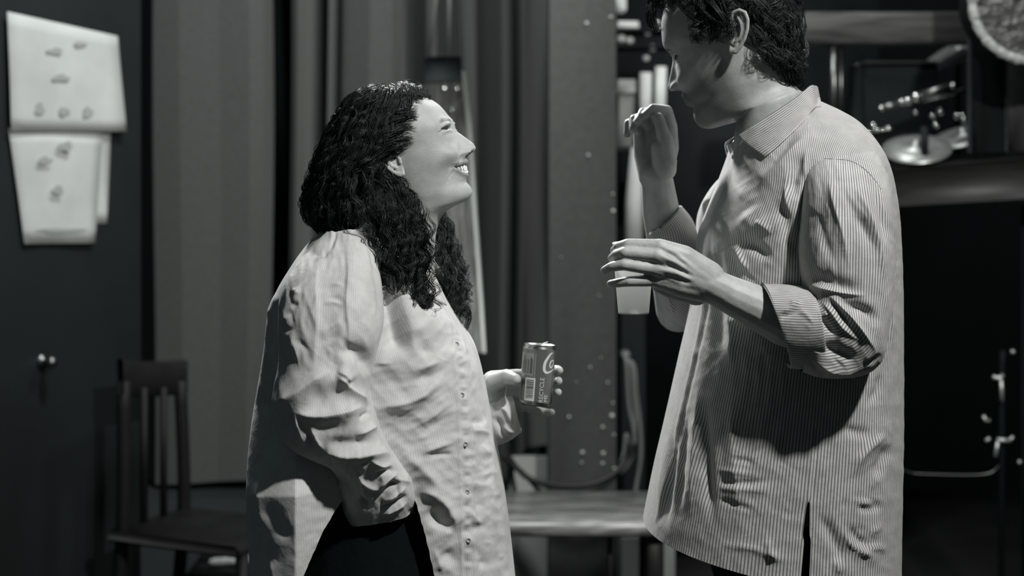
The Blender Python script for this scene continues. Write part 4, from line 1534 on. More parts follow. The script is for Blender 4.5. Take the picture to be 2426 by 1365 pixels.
def near_d(G, x, y):
    """distance of the camera-side surface of a loft at pixel x, y"""
    u, v = proj(G)
    k = np.hypot(u - x, v - y)
    m = k < 7
    if not m.any():
        return G[..., 1].flat[k.argmin()]
    d = G[..., 1][m]
    return d[d < d.min() + 0.03].mean()


def px_sheet(rows, nv, nu):
    """rows of (x, y, d) control points -> smooth sheet"""
    C = np.array([[P(*p) for p in r] for r in rows])
    G = cat_rom(C, nv)
    return np.swapaxes(cat_rom(np.swapaxes(G, 0, 1), nu), 0, 1)


# collar: a stand around the neck and a pointed leaf on each side of the open front
def add_sheet(name, rows, parent, mat, nv=24, nu=40, thick=0.0022, off=0.0, vertical=False, over=None):
    G = px_sheet(rows, nv, nu)
    if over is not None:          # lie on the cloth beneath
        for i in range(nv):
            for j in range(nu):
                x, y = proj(G[i, j])
                d = min(G[i, j, 1], near_d(over, x, y) - 0.004)
                G[i, j] = P(x, y, d)
        for _ in range(2):
            G[1:-1, 1:-1] = (G[1:-1, 1:-1] * 2 + G[:-2, 1:-1] + G[2:, 1:-1] + G[1:-1, :-2] + G[1:-1, 2:]) / 6
    b = Bag()
    if vertical:
        c = np.broadcast_to(np.concatenate([[0], np.cumsum(np.linalg.norm(np.diff(G[:, nu // 2], axis=0), axis=1))])[:, None], G.shape[:2])
    else:
        c = np.broadcast_to(arc_coord(G, nv // 2)[None], G.shape[:2])
    b.grid(G, stripe=c)
    o = b.build(name, mat, parent)
    s = o.modifiers.new('cloth_thickness', 'SOLIDIFY')
    s.thickness = thick
    s.offset = 0
    return o


add_sheet('collar', [
    [(818, 496, 2.83), (846, 512, 2.755), (905, 545, 2.735), (968, 572, 2.745), (1002, 592, 2.785)],
    [(806, 508, 2.83), (850, 545, 2.735), (920, 590, 2.705), (985, 630, 2.715), (1030, 660, 2.765)],
    [(798, 522, 2.83), (850, 575, 2.725), (925, 635, 2.695), (995, 690, 2.705), (1058, 724, 2.755)],
], w_shirt, M_wshirt, vertical=True)
add_sheet('collar', [
    [(818, 496, 2.83), (850, 508, 2.905), (915, 540, 2.925), (975, 568, 2.915), (1010, 590, 2.875)],
    [(806, 508, 2.83), (850, 540, 2.925), (930, 585, 2.955), (1000, 625, 2.945), (1048, 650, 2.895)],
    [(798, 522, 2.83), (850, 570, 2.935), (935, 630, 2.965), (1015, 690, 2.955), (1085, 720, 2.90)],
], w_shirt, M_wshirt, vertical=True)


def small_disc(name, x, y, d, r, mat, parent, tilt=0.0):
    b = Bag()
    V, Q = lathe([(0.0001, 0), (r * 0.7, 0), (r, 0.0006), (r, 0.0018), (r * 0.82, 0.0026), (r * 0.62, 0.0018), (0.0001, 0.0016)], P(x, y, d), rotz(tilt) @ rotx(math.pi / 2), 18)
    b.add(V, Q)
    return b.build(name, mat, parent)


for (x, y) in [(1082, 815), (1095, 935), (1103, 1052), (1107, 1165), (1110, 1280)]:
    small_disc('button', x, y, near_d(Gs, x, y) - 0.0002, 0.0040, M_button, w_shirt)

# ---- trousers and shoes
def trousers(parent, cx, d, waist_z, hip, leg, knee_dx, foot, px):
    parts = []
    for dd in (-1, 1):
        y = d + dd * 0.085
        parts += [capsule((cx, d + dd * 0.05, waist_z), (cx, y, waist_z - 0.18), hip, hip), capsule((cx, y, waist_z - 0.18), (cx + knee_dx, y, 0.5), leg, leg * 0.82),
                  capsule((cx + knee_dx, y, 0.5), (foot, y, 0.13), leg * 0.82, leg * 0.78)]
    V, Q, T = remesh(parts, 0.009, 4)
    return Bag().add(V, Q, T).build('trousers', M_trouser, parent)


trousers(woman, -0.235, SP, 0.98, 0.135, 0.105, 0.03, -0.24, 1)
for dd in (-0.085, 0.085):
    V, Q, T = remesh([capsule((-0.27, SP + dd, 0.045), (-0.10, SP + dd, 0.035), 0.044, 0.032), capsule((-0.25, SP + dd, 0.05), (-0.24, SP + dd, 0.13), 0.042, 0.04)], 0.006, 3)
    Bag().add(V, Q, T).build('shoe', M_trouser, woman)

# ---- hair
wh_rings = [((900, 212), (950, 204), SP, 0.02), ((862, 220), (990, 208), SP, 0.052), ((830, 243), (1003, 228), SP, 0.072), ((800, 290), (990, 278), SP, 0.086), ((772, 345), (978, 332), SP, 0.094),
            ((748, 400), (950, 385), SP, 0.098), ((730, 450), (968, 430), SP, 0.098), ((728, 495), (985, 475), SP, 0.095), ((752, 530), (985, 520), SP, 0.09),
            ((800, 560), (1000, 575), SP, 0.095), ((870, 600), (1015, 630), SP, 0.10)]
Gh, _ = ring_loft(wh_rings, 90, 101, n=2.1)
NH = grid_normals(Gh)
hb = Bag()
core = Gh - NH * 0.010
hb.grid(core, cap0=True, cap1=True)
r = np.random.default_rng(21)
locks = []
nvh, nuh = Gh.shape[:2]


def bil(G, fv, fu):
    fv = np.clip(fv, 0, nvh - 1.001)
    fu = np.mod(fu, nuh - 1.001)
    i, j = fv.astype(int), fu.astype(int)
    a, b = (fv - i)[:, None], (fu - j)[:, None]
    return (G[i, j] * (1 - a) + G[i + 1, j] * a) * (1 - b) + (G[i, j + 1] * (1 - a) + G[i + 1, j + 1] * a) * b


for k in range(400):
    v0 = r.uniform(0, 72) if k > 90 else r.uniform(0, 22)
    ln = r.uniform(22, 42)
    u0 = r.uniform(0, nuh - 1) if k % 4 == 0 else (nuh - 1) / 2 + r.normal(0, 20)
    n = 24
    t = np.linspace(0, 1, n)
    fv = v0 + t * ln
    fu = u0 + t * r.normal(0, 3.0) + 1.0 * np.sin(t * r.uniform(4, 9) + r.uniform(0, 6))
    base = bil(Gh, fv, fu) + bil(NH, fv, fu) * (r.uniform(-0.006, 0.005) + 0.004 * t)[:, None]
    over = np.clip(fv - (nvh - 6), 0, None)
    base[:, 2] -= over * 0.004
    wavy = r.uniform(0.4, 0.9) if v0 < 20 else r.uniform(0.6, 1.4)
    locks.append(curl(base, r.uniform(0.003, 0.0075) * wavy, r.uniform(1.6, 3.4), r.uniform(0, 6.3)))


def bundle(guide, count, width, rad, turns, n=34, jitter=0.25):
    C = np.array([P(*g) for g in guide])
    for _ in range(count):
        a, b = r.normal(0, 0.5), r.normal(0, 0.5)
        end = r.uniform(1 - jitter, 1.0)
        ts = np.linspace(r.uniform(0, 0.18), end, n) * (len(C) - 1)
        path = cat_rom(C, n, ts)
        tt = ts / (len(C) - 1)
        w = np.interp(tt, [0, 0.5, 1], width)
        off = np.stack([a * w, b * w * 0.8, 0.2 * r.normal() * w], -1)
        locks.append(curl(path + off, r.uniform(*rad), turns * r.uniform(0.75, 1.25), r.uniform(0, 6.3), 1.2))


# near lock in front of the shoulder, and its stray curls
bundle([(905, 440, 2.735), (930, 505, 2.722), (945, 570, 2.712), (960, 640, 2.700), (985, 705, 2.690), (1000, 742, 2.685)], 60, [0.046, 0.040, 0.015], (0.004, 0.0085), 4.5)
bundle([(890, 412, 2.750), (940, 440, 2.742), (970, 488, 2.735), (980, 540, 2.728), (998, 590, 2.722), (990, 660, 2.71), (985, 700, 2.70)], 22, [0.018, 0.014, 0.012], (0.005, 0.009), 4)
bundle([(965, 660, 2.69), (980, 700, 2.68), (1005, 722, 2.678), (1020, 700, 2.68), (998, 748, 2.68)], 5, [0.006, 0.005, 0.002], (0.002, 0.004), 1.2, jitter=0.05)
bundle([(935, 640, 2.69), (958, 690, 2.683), (985, 728, 2.68), (1008, 712, 2.68)], 5, [0.008, 0.006, 0.002], (0.002, 0.005), 1.2, jitter=0.05)
# far lock beyond the neck
bundle([(985, 450, 2.92), (1025, 505, 2.94), (1045, 560, 2.94), (1060, 620, 2.92), (1078, 680, 2.90), (1088, 725, 2.88), (1100, 765, 2.86)], 42, [0.018, 0.034, 0.016], (0.004, 0.008), 4.5)
bundle([(1070, 690, 2.88), (1085, 730, 2.87), (1105, 725, 2.865), (1112, 745, 2.865), (1100, 785, 2.86)], 5, [0.007, 0.005, 0.002], (0.002, 0.004), 0.8, jitter=0.05)
# swept-back front hair over the hairline
for k in range(70):
    f = r.uniform(0, 1)
    y0 = r.uniform(-0.055, 0.03)
    x0, z0 = np.interp(f, [0, 0.4, 0.75, 1], [1003, 990, 978, 972]), np.interp(f, [0, 0.4, 0.75, 1], [226, 262, 305, 338])
    dep = SP - np.interp(f, [0, 0.4, 0.75, 1], [0.02, 0.062, 0.073, 0.078]) if k % 3 else SP + y0
    C = np.array([P(x0, z0, dep), P(x0 - 28, z0 - 4 + 10 * f, dep - 0.008), P(x0 - 70, z0 + 4 + 26 * f, dep - 0.016), P(x0 - 105, z0 + 45 + 20 * f, dep - 0.016), P(x0 - 115, z0 + 110, dep - 0.014)])
    path = cat_rom(C, 18)
    locks.append(curl(path + r.normal(0, 0.004, 3), r.uniform(0.002, 0.006), r.uniform(0.8, 2.2), r.uniform(0, 6.3)))
# frizz around the outline
for k in range(60):
    v0 = r.uniform(14, 62)
    u0 = r.choice([1, -1]) * r.normal(25, 4) + 50
    n = 20
    t = np.linspace(0, 1, n)
    fv = v0 + t * r.uniform(6, 16)
    base = bil(Gh, fv, np.full(n, u0)) + bil(NH, fv, np.full(n, u0)) * (-0.002 + 0.009 * np.sin(t * math.pi))[:, None]
    locks.append(curl(base, 0.004, 1.2, r.uniform(0, 6.3)))
V, Q = strands(locks, 9, 0.00045, 0.0056, 5)
hb.add(V, Q)
hb.build('hair', M_hair, woman)

# ------------------------------------------------------------------ the can in her hand
can_r, can_h = 0.0282, 0.102
lean = math.radians(4.3)
cb, ct = P(1268, 960, 2.914), P(1278.5, 815.5, 2.919)
ax = (ct - cb) / np.linalg.norm(ct - cb)
can_h = np.linalg.norm(ct - cb)
ex = np.cross(ax, np.array([0, -1.0, 0]))
ex /= np.linalg.norm(ex)
ey = np.cross(ax, ex)
RC = np.stack([ex, ey, ax], 1)
M_can = node_mat('can_red_print', 0.16, rough=0.28, spec=0.5, metal=0.35)
M_alu = node_mat('aluminium', 0.34, rough=0.3, metal=1.0)
M_print = node_mat('can_white_print', 0.62, rough=0.35)
M_ink = node_mat('can_dark_print', 0.05, rough=0.4)
M_grey = node_mat('can_grey_print', 0.26, rough=0.4)
can = empty('soda_can', tuple(cb), 'small soda can with white script lettering in the hand of the curly-haired person', 'can')
rr = can_r * 1.0
V, Q = lathe([(rr, 0.008), (rr, can_h * 0.5), (rr, can_h - 0.0075)], cb, RC, 64)
Bag().add(V, Q).build('body', M_can, can)
V, Q = lathe([(0.0002, 0.006), (rr * 0.6, 0.004), (rr * 0.74, 0.0), (rr * 0.80, 0.0), (rr * 0.97, 0.0055), (rr, 0.008)], cb, RC, 64)
Bag().add(V, Q).build('base', M_alu, can)
V, Q = lathe([(rr, can_h - 0.0075), (rr * 0.985, can_h - 0.005), (rr * 0.925, can_h - 0.0018), (rr * 0.93, can_h - 0.0008), (rr * 0.945, can_h), (rr * 0.92, can_h), (rr * 0.88, can_h - 0.003), (rr * 0.82, can_h - 0.003), (0.0002, can_h - 0.0028)], cb, RC, 64)
lid = Bag().add(V, Q).build('lid', M_alu, can)
tv, tq, tt_ = box((0.007, -0.004, can_h + 0.0025), (0.016, 0.011, 0.0012), roty(-0.38), 0.0005)
Bag().add(tv @ RC.T + cb, tq, tt_).build('pull_tab', M_alu, lid)


def on_can(pts, lift=0.0003):
    """(angle px across the can from its middle, height 0..1) -> world; x = -1..1 is the visible half"""
    pts = np.asarray(pts, float)
    a = pts[..., 0]
    L = np.stack([(rr + lift) * np.sin(a), (rr + lift) * np.cos(a), pts[..., 1] * can_h], -1)
    # ey points to / from the camera: keep the visible side
    L[..., 1] *= np.sign(ey[1]) * -1
    return L @ RC.T + cb


def can_patch(name, a0, a1, h0, h1, mat, lift=0.0003, n=10):
    A, H = np.meshgrid(np.linspace(a0, a1, n), np.linspace(h0, h1, 2))
    return Bag().grid(on_can(np.stack([A, H], -1), lift)).build(name, mat, can)


def can_stroke(name, pts, widths, mat, lift=0.0005, n=40):
    C = cat_rom(np.column_stack([pts, widths]), n)
    p, w = C[:, :2], C[:, 2]
    q = p.copy()
    q[:, 1] *= can_h / rr
    t = np.gradient(q, axis=0)
    t /= np.linalg.norm(t, axis=1, keepdims=True) + 1e-9
    nrm = np.stack([-t[:, 1], t[:, 0]], 1)
    a = q + nrm * w[:, None]
    b = q - nrm * w[:, None]
    G = np.stack([a, b], 1)
    G[..., 1] *= rr / can_h
    return Bag().grid(on_can(G, lift)).build(name, mat, can)


def can_text(txt, a_mid, h_mid, size, mat, rot=True, name='lettering'):
    cu = bpy.data.curves.new('t', 'FONT')
    cu.body = txt
    cu.align_x = 'CENTER'
    cu.align_y = 'CENTER'
    cu.size = 1.0
    cu.resolution_u = 3
    to = bpy.data.objects.new('t', cu)
    scene.collection.objects.link(to)
    dg = bpy.context.evaluated_depsgraph_get()
    me = bpy.data.meshes.new_from_object(to.evaluated_get(dg))
    V = np.array([v.co[:] for v in me.vertices])
    F = [list(p.vertices) for p in me.polygons]
    bpy.data.objects.remove(to)
    bpy.data.curves.remove(cu)
    if rot:
        V = np.stack([-V[:, 1], V[:, 0], V[:, 2]], 1)
    W = on_can(np.stack([a_mid + V[:, 0] * size / rr, h_mid + V[:, 1] * size / can_h], -1), 0.0006)
    m2 = bpy.data.meshes.new(name)
    m2.from_pydata(W.tolist(), [], F)
    m2.materials.append(mat)
    bpy.data.meshes.remove(me)
    o = bpy.data.objects.new(name, m2)
    scene.collection.objects.link(o)
    o.parent = can
    o.location = -world_loc(can)
    return o


can_patch('fact_panel', -1.35, -0.30, 0.50, 0.86, M_grey)
can_patch('fact_panel', -0.22, -0.17, 0.06, 0.86, M_grey)
can_patch('barcode', -0.78, -0.12, 0.09, 0.46, M_print, 0.0004)
bars = Bag()
hh = 0.13
while hh < 0.43:
    w = r.choice([0.004, 0.007, 0.011])
    A, H = np.meshgrid(np.linspace(-0.68, -0.20, 8), [hh, hh + w])
    bars.grid(on_can(np.stack([A, H], -1), 0.0007))
    hh += w + r.choice([0.005, 0.008, 0.012])
bars.build('barcode_bars', M_ink, can)
can_text('RECYCLE', 0.30, 0.275, 0.0104, M_print)
can_text('ME', 0.62, 0.145, 0.0104, M_print)
facts = Bag()
for a_ in (-1.15, -1.0, -0.85, -0.66, -0.5, -0.42):
    A, H = np.meshgrid([a_, a_ + 0.05], np.linspace(0.53, r.uniform(0.70, 0.84), 2))
    facts.grid(on_can(np.stack([A, H], -1), 0.0006))
facts.build('fact_rows', M_ink, can)
can_stroke('script_letter', [(0.95, 0.885), (0.72, 0.86), (0.42, 0.74), (0.36, 0.62), (0.50, 0.565), (0.78, 0.575), (1.15, 0.62)], [0.02, 0.06, 0.085, 0.09, 0.075, 0.05, 0.03], M_print)
can_stroke('script_letter', [(1.02, 0.76), (0.82, 0.745), (0.74, 0.68), (0.86, 0.645), (1.05, 0.69), (1.08, 0.75), (1.02, 0.76)], [0.035, 0.045, 0.05, 0.045, 0.04, 0.03, 0.035], M_print)
# ------------------------------------------------------------------ the man
MD = 2.86
man = empty('person', (0.44, MD, 0.0), 'person in a pinstriped shirt with rolled sleeves looking down, one fist raised, holding a cup', 'person', 'two people talking')
MEAR = (1738, 112)
MPI = math.radians(-24)
MS = 1.08
MMM = 0.7074 / MS
mF = [(30, 126), (62, 110), (84, 86), (95, 62), (99, 44), (93, 28), (95, 10), (98, -8), (101, -24), (103, -38), (102, -50), (98, -62), (102, -78), (99, -91), (86, -100), (62, -104), (42, -108)]
mB = [(-30, 126), (-62, 110), (-84, 80), (-94, 50), (-96, 25), (-94, 8), (-90, -10), (-85, -25), (-80, -38), (-75, -50), (-71, -60), (-68, -68), (-66, -76), (-65, -84), (-65, -92), (-66, -102), (-68, -110)]
mW = [38, 64, 72, 76, 77, 76, 74, 71, 68, 66, 64, 62, 59, 56, 55, 56, 57]
neckF = local_from_px([(1742, 330), (1742, 420), (1750, 520)], MEAR, MPI, MMM, -1)
neckB = local_from_px([(1905, 262), (1925, 340), (1950, 460)], MEAR, MPI, MMM, -1)
mF = np.array(mF + neckF.tolist())
mB = np.array(mB + neckB.tolist())
mW += [58, 62, 72]
mnF = [2.0, 2.1, 2.2, 2.25, 2.25, 2.2, 2.15, 2.1, 2.05, 2.0, 2.0, 1.95, 1.9, 1.85, 1.85, 1.95, 2, 2, 2, 2]
Gm = head_grid(mF, mB, mW, mnF, [2.0] * len(mF))
nose_m = np.array([(94, 30), (99, 20), (107, 8), (115, -3), (121, -12), (120, -20), (110, -24), (102, -27)])
bF = mF[3:14]
m_ft = dict(eye_z=19, nose=nose_m, baseF=bF[np.argsort(-bF[:, 1])], mouth_z=-44, mouth_w=27, open=7.0, smile=8, cheek=7, brow=0.75, slit=1.6, socket=8, stubble=0.55, ear_tilt=0.50)
Gm, m_tone = face_features(Gm, m_ft)
m_tr = lambda L: place_head(np.asarray(L) * MS, MEAR, MD, MPI, math.radians(-22), -1)
mb = Bag()
mb.grid(m_tr(Gm), mat=0, tone=m_tone)
add_face_parts(mb, Gm, m_ft, m_tr, (-30, 79, 6), 1.08)

# near arm: forearm, back of the hand and four fingers around the cup
d0 = 2.635
near_chains = [
    ([(2000, 800, 2.64), (1860, 762, 2.632), (1780, 722, 2.630), (1720, 694, 2.630), (1676, 672, 2.632)], [44, 38, 33, 28.5, 26]),
    ([(1680, 655, 2.632), (1620, 610, 2.628), (1562, 584, 2.628)], [24, 19, 12.5]),       # index metacarpal
    ([(1680, 666, 2.632), (1615, 628, 2.624), (1556, 606, 2.622)], [24, 18.5, 12.5]),
    ([(1678, 678, 2.632), (1612, 650, 2.624), (1554, 638, 2.624)], [23, 18, 12]),
    ([(1675, 686, 2.636), (1610, 676, 2.630), (1552, 664, 2.632)], [21, 18, 11.5]),
    ([(1650, 694, 2.650), (1600, 686, 2.652), (1562, 676, 2.648)], [20, 17, 12]),           # little-finger edge of the palm
    ([(1650, 650, 2.652), (1590, 620, 2.655)], [22, 18]),
    ([(1562, 583, 2.628), (1488, 579, 2.630), (1466, 585, 2.642), (1456, 594, 2.656)], [11, 9.2, 8.3, 7.4]),
    ([(1556, 605, 2.622), (1480, 599, 2.622), (1462, 604, 2.634), (1450, 612, 2.648)], [11, 9.4, 8.4, 7.4]),
    ([(1554, 638, 2.624), (1478, 627, 2.620), (1450, 632, 2.628), (1432, 641, 2.638)], [10.5, 9.0, 8.0, 6.9]),
    ([(1552, 664, 2.632), (1490, 667, 2.628), (1466, 670, 2.634), (1446, 673, 2.644)], [10, 8.2, 7.4, 6.4]),
    ([(1640, 640, 2.66), (1580, 620, 2.715), (1520, 615, 2.735)], [16, 13, 9.5]),            # thumb behind the cup
]
near_arm = hand_parts([([(x, y, d - 0.020 * min(max((1720 - x) / 130, 0), 1) * (0 if d > 2.70 else 1)) for x, y, d in pts], rad) for pts, rad in near_chains])
V, Q, T = remesh(near_arm, 0.0018, 8)
# tendons and knuckles of the back of the hand
uu, vv = proj(V)
cam_side = V[:, 1] < 2.616
for pts, amp, w in [([(1560, 582), (1600, 600), (1650, 640)], 1.3, 5), ([(1556, 603), (1600, 622), (1650, 655)], 1.5, 5), ([(1554, 636), (1600, 646), (1650, 668)], 1.5, 5), ([(1552, 662), (1600, 670), (1650, 682)], 1.2, 5),
                    ([(1575, 596), (1600, 611), (1630, 632)], -1.6, 5), ([(1572, 622), (1600, 634), (1640, 658)], -2.0, 6), ([(1566, 652), (1600, 659), (1640, 672)], -2.0, 6)]:
    dd, _, tt = seg_dist(uu, vv, pts)
    V[:, 1] -= np.where(cam_side, amp * 0.001 * np.exp(-(dd / w) ** 2) * np.clip(np.minimum(tt, 1 - tt) * 5, 0, 1), 0)
mb.add(V, Q, T, mat=0, tone=1.12)
# far arm: raised fist with the thumb towards the camera
f0 = 2.965
far_arm = hand_parts([
    ([(1606, 735, 3.09), (1585, 600, 3.05), (1566, 500, 3.008), (1556, 415, f0 + 0.004)], [40, 37, 33, 27]),
    ([(1560, 420, f0 + 0.005), (1583, 350, f0 + 0.008), (1588, 302, f0 + 0.008)], [24, 19, 13]),
    ([(1552, 420, f0 + 0.012), (1563, 350, f0 + 0.026), (1564, 300, f0 + 0.028)], [22, 19, 13]),
    ([(1545, 420, f0 + 0.012), (1543, 355, f0 + 0.030), (1540, 308, f0 + 0.036)], [22, 18, 12.5]),
    ([(1540, 420, f0 + 0.008), (1524, 365, f0 + 0.028), (1516, 320, f0 + 0.034)], [20, 17, 12]),
    ([(1575, 400, f0 - 0.010), (1566, 350, f0 - 0.014)], [21, 18]),
    ([(1580, 385, f0 - 0.012), (1575, 330, f0 - 0.020), (1566, 300, f0 - 0.022), (1560, 278, f0 - 0.020)], [18, 14, 10.5, 9]),    # thumb
    ([(1590, 300, f0 + 0.006), (1580, 262, f0 + 0.0), (1548, 257, f0 - 0.008), (1530, 272, f0 - 0.012)], [11, 10, 8.8, 7.8]),
    ([(1566, 298, f0 + 0.026), (1550, 264, f0 + 0.018), (1524, 266, f0 + 0.0), (1512, 288, f0 - 0.012)], [11, 10, 8.8, 7.8]),
    ([(1542, 306, f0 + 0.034), (1520, 278, f0 + 0.022), (1502, 282, f0 + 0.004), (1500, 306, f0 - 0.010)], [10.5, 9.5, 8.4, 7.4]),
    ([(1518, 320, f0 + 0.032), (1498, 290, f0 + 0.022), (1488, 292, f0 + 0.010), (1486, 318, f0 + 0.0)], [9.5, 8.6, 7.6, 6.8]),
])
V, Q, T = remesh(far_arm, 0.0021, 5)
mb.add(V, Q, T, mat=0, tone=1.0)
hid = hand_parts([
    ([(1985, 440, 2.76), (2015, 620, 2.68), (2010, 795, 2.645)], [40, 42, 42]),
    ([(1800, 420, 3.01), (1720, 620, 3.07), (1606, 735, 3.09)], [50, 44, 40]),
])
tz = [(1920, 520, 80), (1900, 620, 95), (1880, 800, 98), (1870, 1000, 95), (1880, 1250, 95)]
for dd in (-0.09, 0.09):
    hid += hand_parts([([(x, y, MD + dd) for x, y, _ in tz], [r_ for *_, r_ in tz])])
    hid += [capsule((0.47, MD + dd * 0.8, 0.90), (0.44, MD + dd * 0.9, 0.5), 0.08, 0.055), capsule((0.44, MD + dd, 0.5), (0.47, MD + dd, 0.10), 0.06, 0.042)]
V, Q, T = remesh(hid, 0.008, 3)
mb.add(V, Q, T, mat=0, tone=1.0)
mb.build('body', [M_skin_m, M_eye, M_teeth], man)

# ---- shirt
m_rings = [((1870, 240), (1935, 238), MD, 0.05), ((1822, 262), (1985, 262), MD, 0.085), ((1782, 292), (2025, 288), MD, 0.125), ((1742, 335), (2058, 325), MD, 0.165),
           ((1724, 385), (2085, 372), MD, 0.195), ((1704, 440), (2102, 430), MD, 0.21), ((1676, 510), (2113, 500), MD, 0.215), ((1657, 565), (2118, 560), MD, 0.215),
           ((1650, 640), (2122, 640), MD, 0.213), ((1637, 740), (2124, 745), MD, 0.212), ((1612, 850), (2125, 860), MD, 0.213), ((1578, 1000), (2125, 1020), MD, 0.217),
           ((1550, 1120), (2122, 1180), MD, 0.222), ((1526, 1238), (2119, 1372), MD, 0.226)]
Gt, th = ring_loft(m_rings, 350, 381, n=2.5)
ac = arc_coord(Gt, 200)
m_strokes = [
    # folds fanning from the shoulder towards the chest
    (9, 17, [(1935, 305), (1893, 342), (1850, 388), (1786, 452)]),
    (-8, 14, [(1900, 318), (1862, 345), (1830, 385), (1800, 420)]),
    (-12, 15, [(1905, 345), (1890, 390), (1878, 430), (1880, 480)]),
    (9, 7, [(1880, 390), (1866, 420), (1863, 470), (1874, 520)]),
    (-16, 17, [(1922, 350), (1918, 420), (1908, 500), (1895, 580), (1890, 650)]),
    (6, 8, [(1912, 350), (1905, 390), (1912, 430)]),
    (-7, 16, [(1850, 470), (1865, 540), (1880, 620)]),
    (8, 40, [(1760, 500), (1790, 540), (1800, 560)]),
    # pulled fold at the chest
    (8, (5, 14), [(1741, 578), (1756, 606), (1775, 645)]),
    (-9, 15, [(1748, 568), (1788, 585), (1830, 620)]),
    (-5, 9, [(1728, 590), (1738, 625), (1750, 660)]),
    (7, 16, [(1790, 520), (1815, 540), (1830, 560)]),
    # placket side
    (-8, 20, [(1700, 540), (1697, 640), (1700, 760), (1700, 900)]),
    (6, 9, [(1672, 540), (1664, 640), (1655, 740)]),
    (7, 18, [(1725, 700), (1735, 800), (1725, 880)]),
    # skirt of the shirt: long vertical folds
    (-9, 13, [(1672, 930), (1672, 1060), (1678, 1160), (1692, 1260)]),
    (7, 12, [(1655, 900), (1650, 1020), (1640, 1138), (1636, 1240)]),
    (-7, 10, [(1630, 950), (1618, 1060), (1610, 1160), (1604, 1250)]),
    (-9, 9, [(1598, 1000), (1587, 1120), (1580, 1190), (1572, 1260)]),
    (6, 9, [(1582, 1000), (1568, 1120), (1556, 1220)]),
    (7, 24, [(1740, 900), (1735, 1000), (1740, 1100), (1755, 1260)]),
    (-3, 6, [(1700, 1008), (1740, 1020), (1770, 1040)]), (-3, 5, [(1730, 1085), (1765, 1092), (1790, 1100)]),
    (3, 5, [(1690, 1112), (1740, 1118), (1800, 1125)]), (-4, 7, [(1690, 1140), (1760, 1145), (1830, 1140)]),
    (3, 6, [(1690, 1155), (1760, 1160), (1830, 1165)]), (-3, 6, [(1690, 1180), (1740, 1195), (1790, 1210)]),
    (6, 10, [(1815, 1268), (1825, 1310), (1850, 1330)]),
    (4, 8, [(1690, 1290), (1780, 1300), (1880, 1335)]),
    # back hip
    (8, 14, [(2115, 1010), (2070, 1050), (2035, 1090), (2028, 1135)]),
    (-7, 14, [(2110, 1050), (2085, 1100), (2070, 1140)]),
    (-5, 12, [(1990, 1010), (2030, 1025), (2070, 1030)]),
    (4, 6, [(2010, 1180), (2050, 1190), (2100, 1180)]), (-4, 6, [(2020, 1200), (2060, 1208), (2100, 1196)]),
    (6, 7, [(1995, 1250), (2005, 1275), (2025, 1298), (2080, 1320)]), (-6, 8, [(2010, 1240), (2030, 1275), (2070, 1300)]),
    (5, 6, [(2040, 1290), (2075, 1298), (2110, 1300)]), (4, 5, [(2055, 1265), (2075, 1255), (2095, 1245)]),
    (-7, 14, [(1935, 1215), (1960, 1250), (1985, 1300), (2000, 1350)]),
    (5, 10, [(1975, 1320), (1985, 1345), (1990, 1365)]),
    (5, 7, [(2095, 560), (2108, 700), (2112, 860)]),
    (-4, 8, [(2085, 880), (2075, 930), (2050, 960)]),
    (2.5, 4, [(1929, 1010), (1923, 1100), (1917, 1190)], 0.05), (-2.5, 4, [(1937, 1010), (1931, 1100), (1925, 1190)], 0.05),
]
m_strokes += creases(16, (1980, 1000, 2110, 1350), 10, 40, 50, 2.0, 7, 13) + creases(18, (1690, 900, 1900, 1330), 8, 25, 55, 1.1, 6, 14) + creases(10, (1700, 450, 1870, 660), 60, 40, 60, 1.4, 9, 15)
ppl = [(1738, 372), (1722, 420), (1698, 480), (1675, 550), (1672, 640), (1660, 760), (1630, 900), (1602, 1020), (1578, 1130), (1552, 1245)]
m_strokes += [(2.0, 4, ppl, 0.02), (-1.8, 4, [(x + 9, y) for x, y in ppl], 0.02)]
Gt = sculpt(Gt, m_strokes, 1.6, 9, 60, 1.5)
u, v = proj(Gt)
N = grid_normals(Gt)
sl = np.interp(v, [1190, 1230, 1290, 1360, 1400], [1916, 1913, 1911, 1908, 1907])
sw = np.interp(v, [1190, 1240, 1300, 1380], [0.0, 4.0, 6.0, 8.0])
# open the vent: spread the columns left and right of it, then drop the faces between
dist = u - sl
m_ = (N[..., 1] < -0.2) & (v > 1190) & (np.abs(dist) < 40)
push = np.where(m_, np.sign(dist) * sw * np.clip(1 - np.abs(dist) / 40, 0, 1), 0)
Gt[..., 0] += push * Gt[..., 1] / FPX
cross = (dist[:, :-1] * dist[:, 1:] <= 0) & m_[:, :-1] & m_[:, 1:]
keep = ~(cross[:-1] | cross[1:])
bag = Bag()
bag.grid(Gt, keep=keep, stripe=np.broadcast_to(ac, Gt.shape[:2]))
bag.V = [smooth_boundary(bag.V[0], np.concatenate(bag.Q), 4)]
ms_rings = [((1965, 320), (2030, 325), 2.80, 0.03), ((1930, 348), (2066, 355), 2.755, 0.055), ((1912, 390), (2092, 402), 2.70, 0.066), ((1903, 450), (2106, 465), 2.665, 0.078),
            ((1896, 530), (2114, 550), 2.655, 0.084), ((1892, 600), (2114, 640), 2.65, 0.087), ((1897, 650), (2106, 730), 2.645, 0.087), ((1903, 674), (2096, 800), 2.64, 0.086),
            ((1905, 682), (2082, 852), 2.637, 0.084), ((1904, 686), (2045, 884), 2.635, 0.080), ((1896, 688), (1990, 893), 2.633, 0.076), ((1880, 690), (1938, 892), 2.632, 0.072), ((1850, 692), (1895, 878), 2.632, 0.066)]
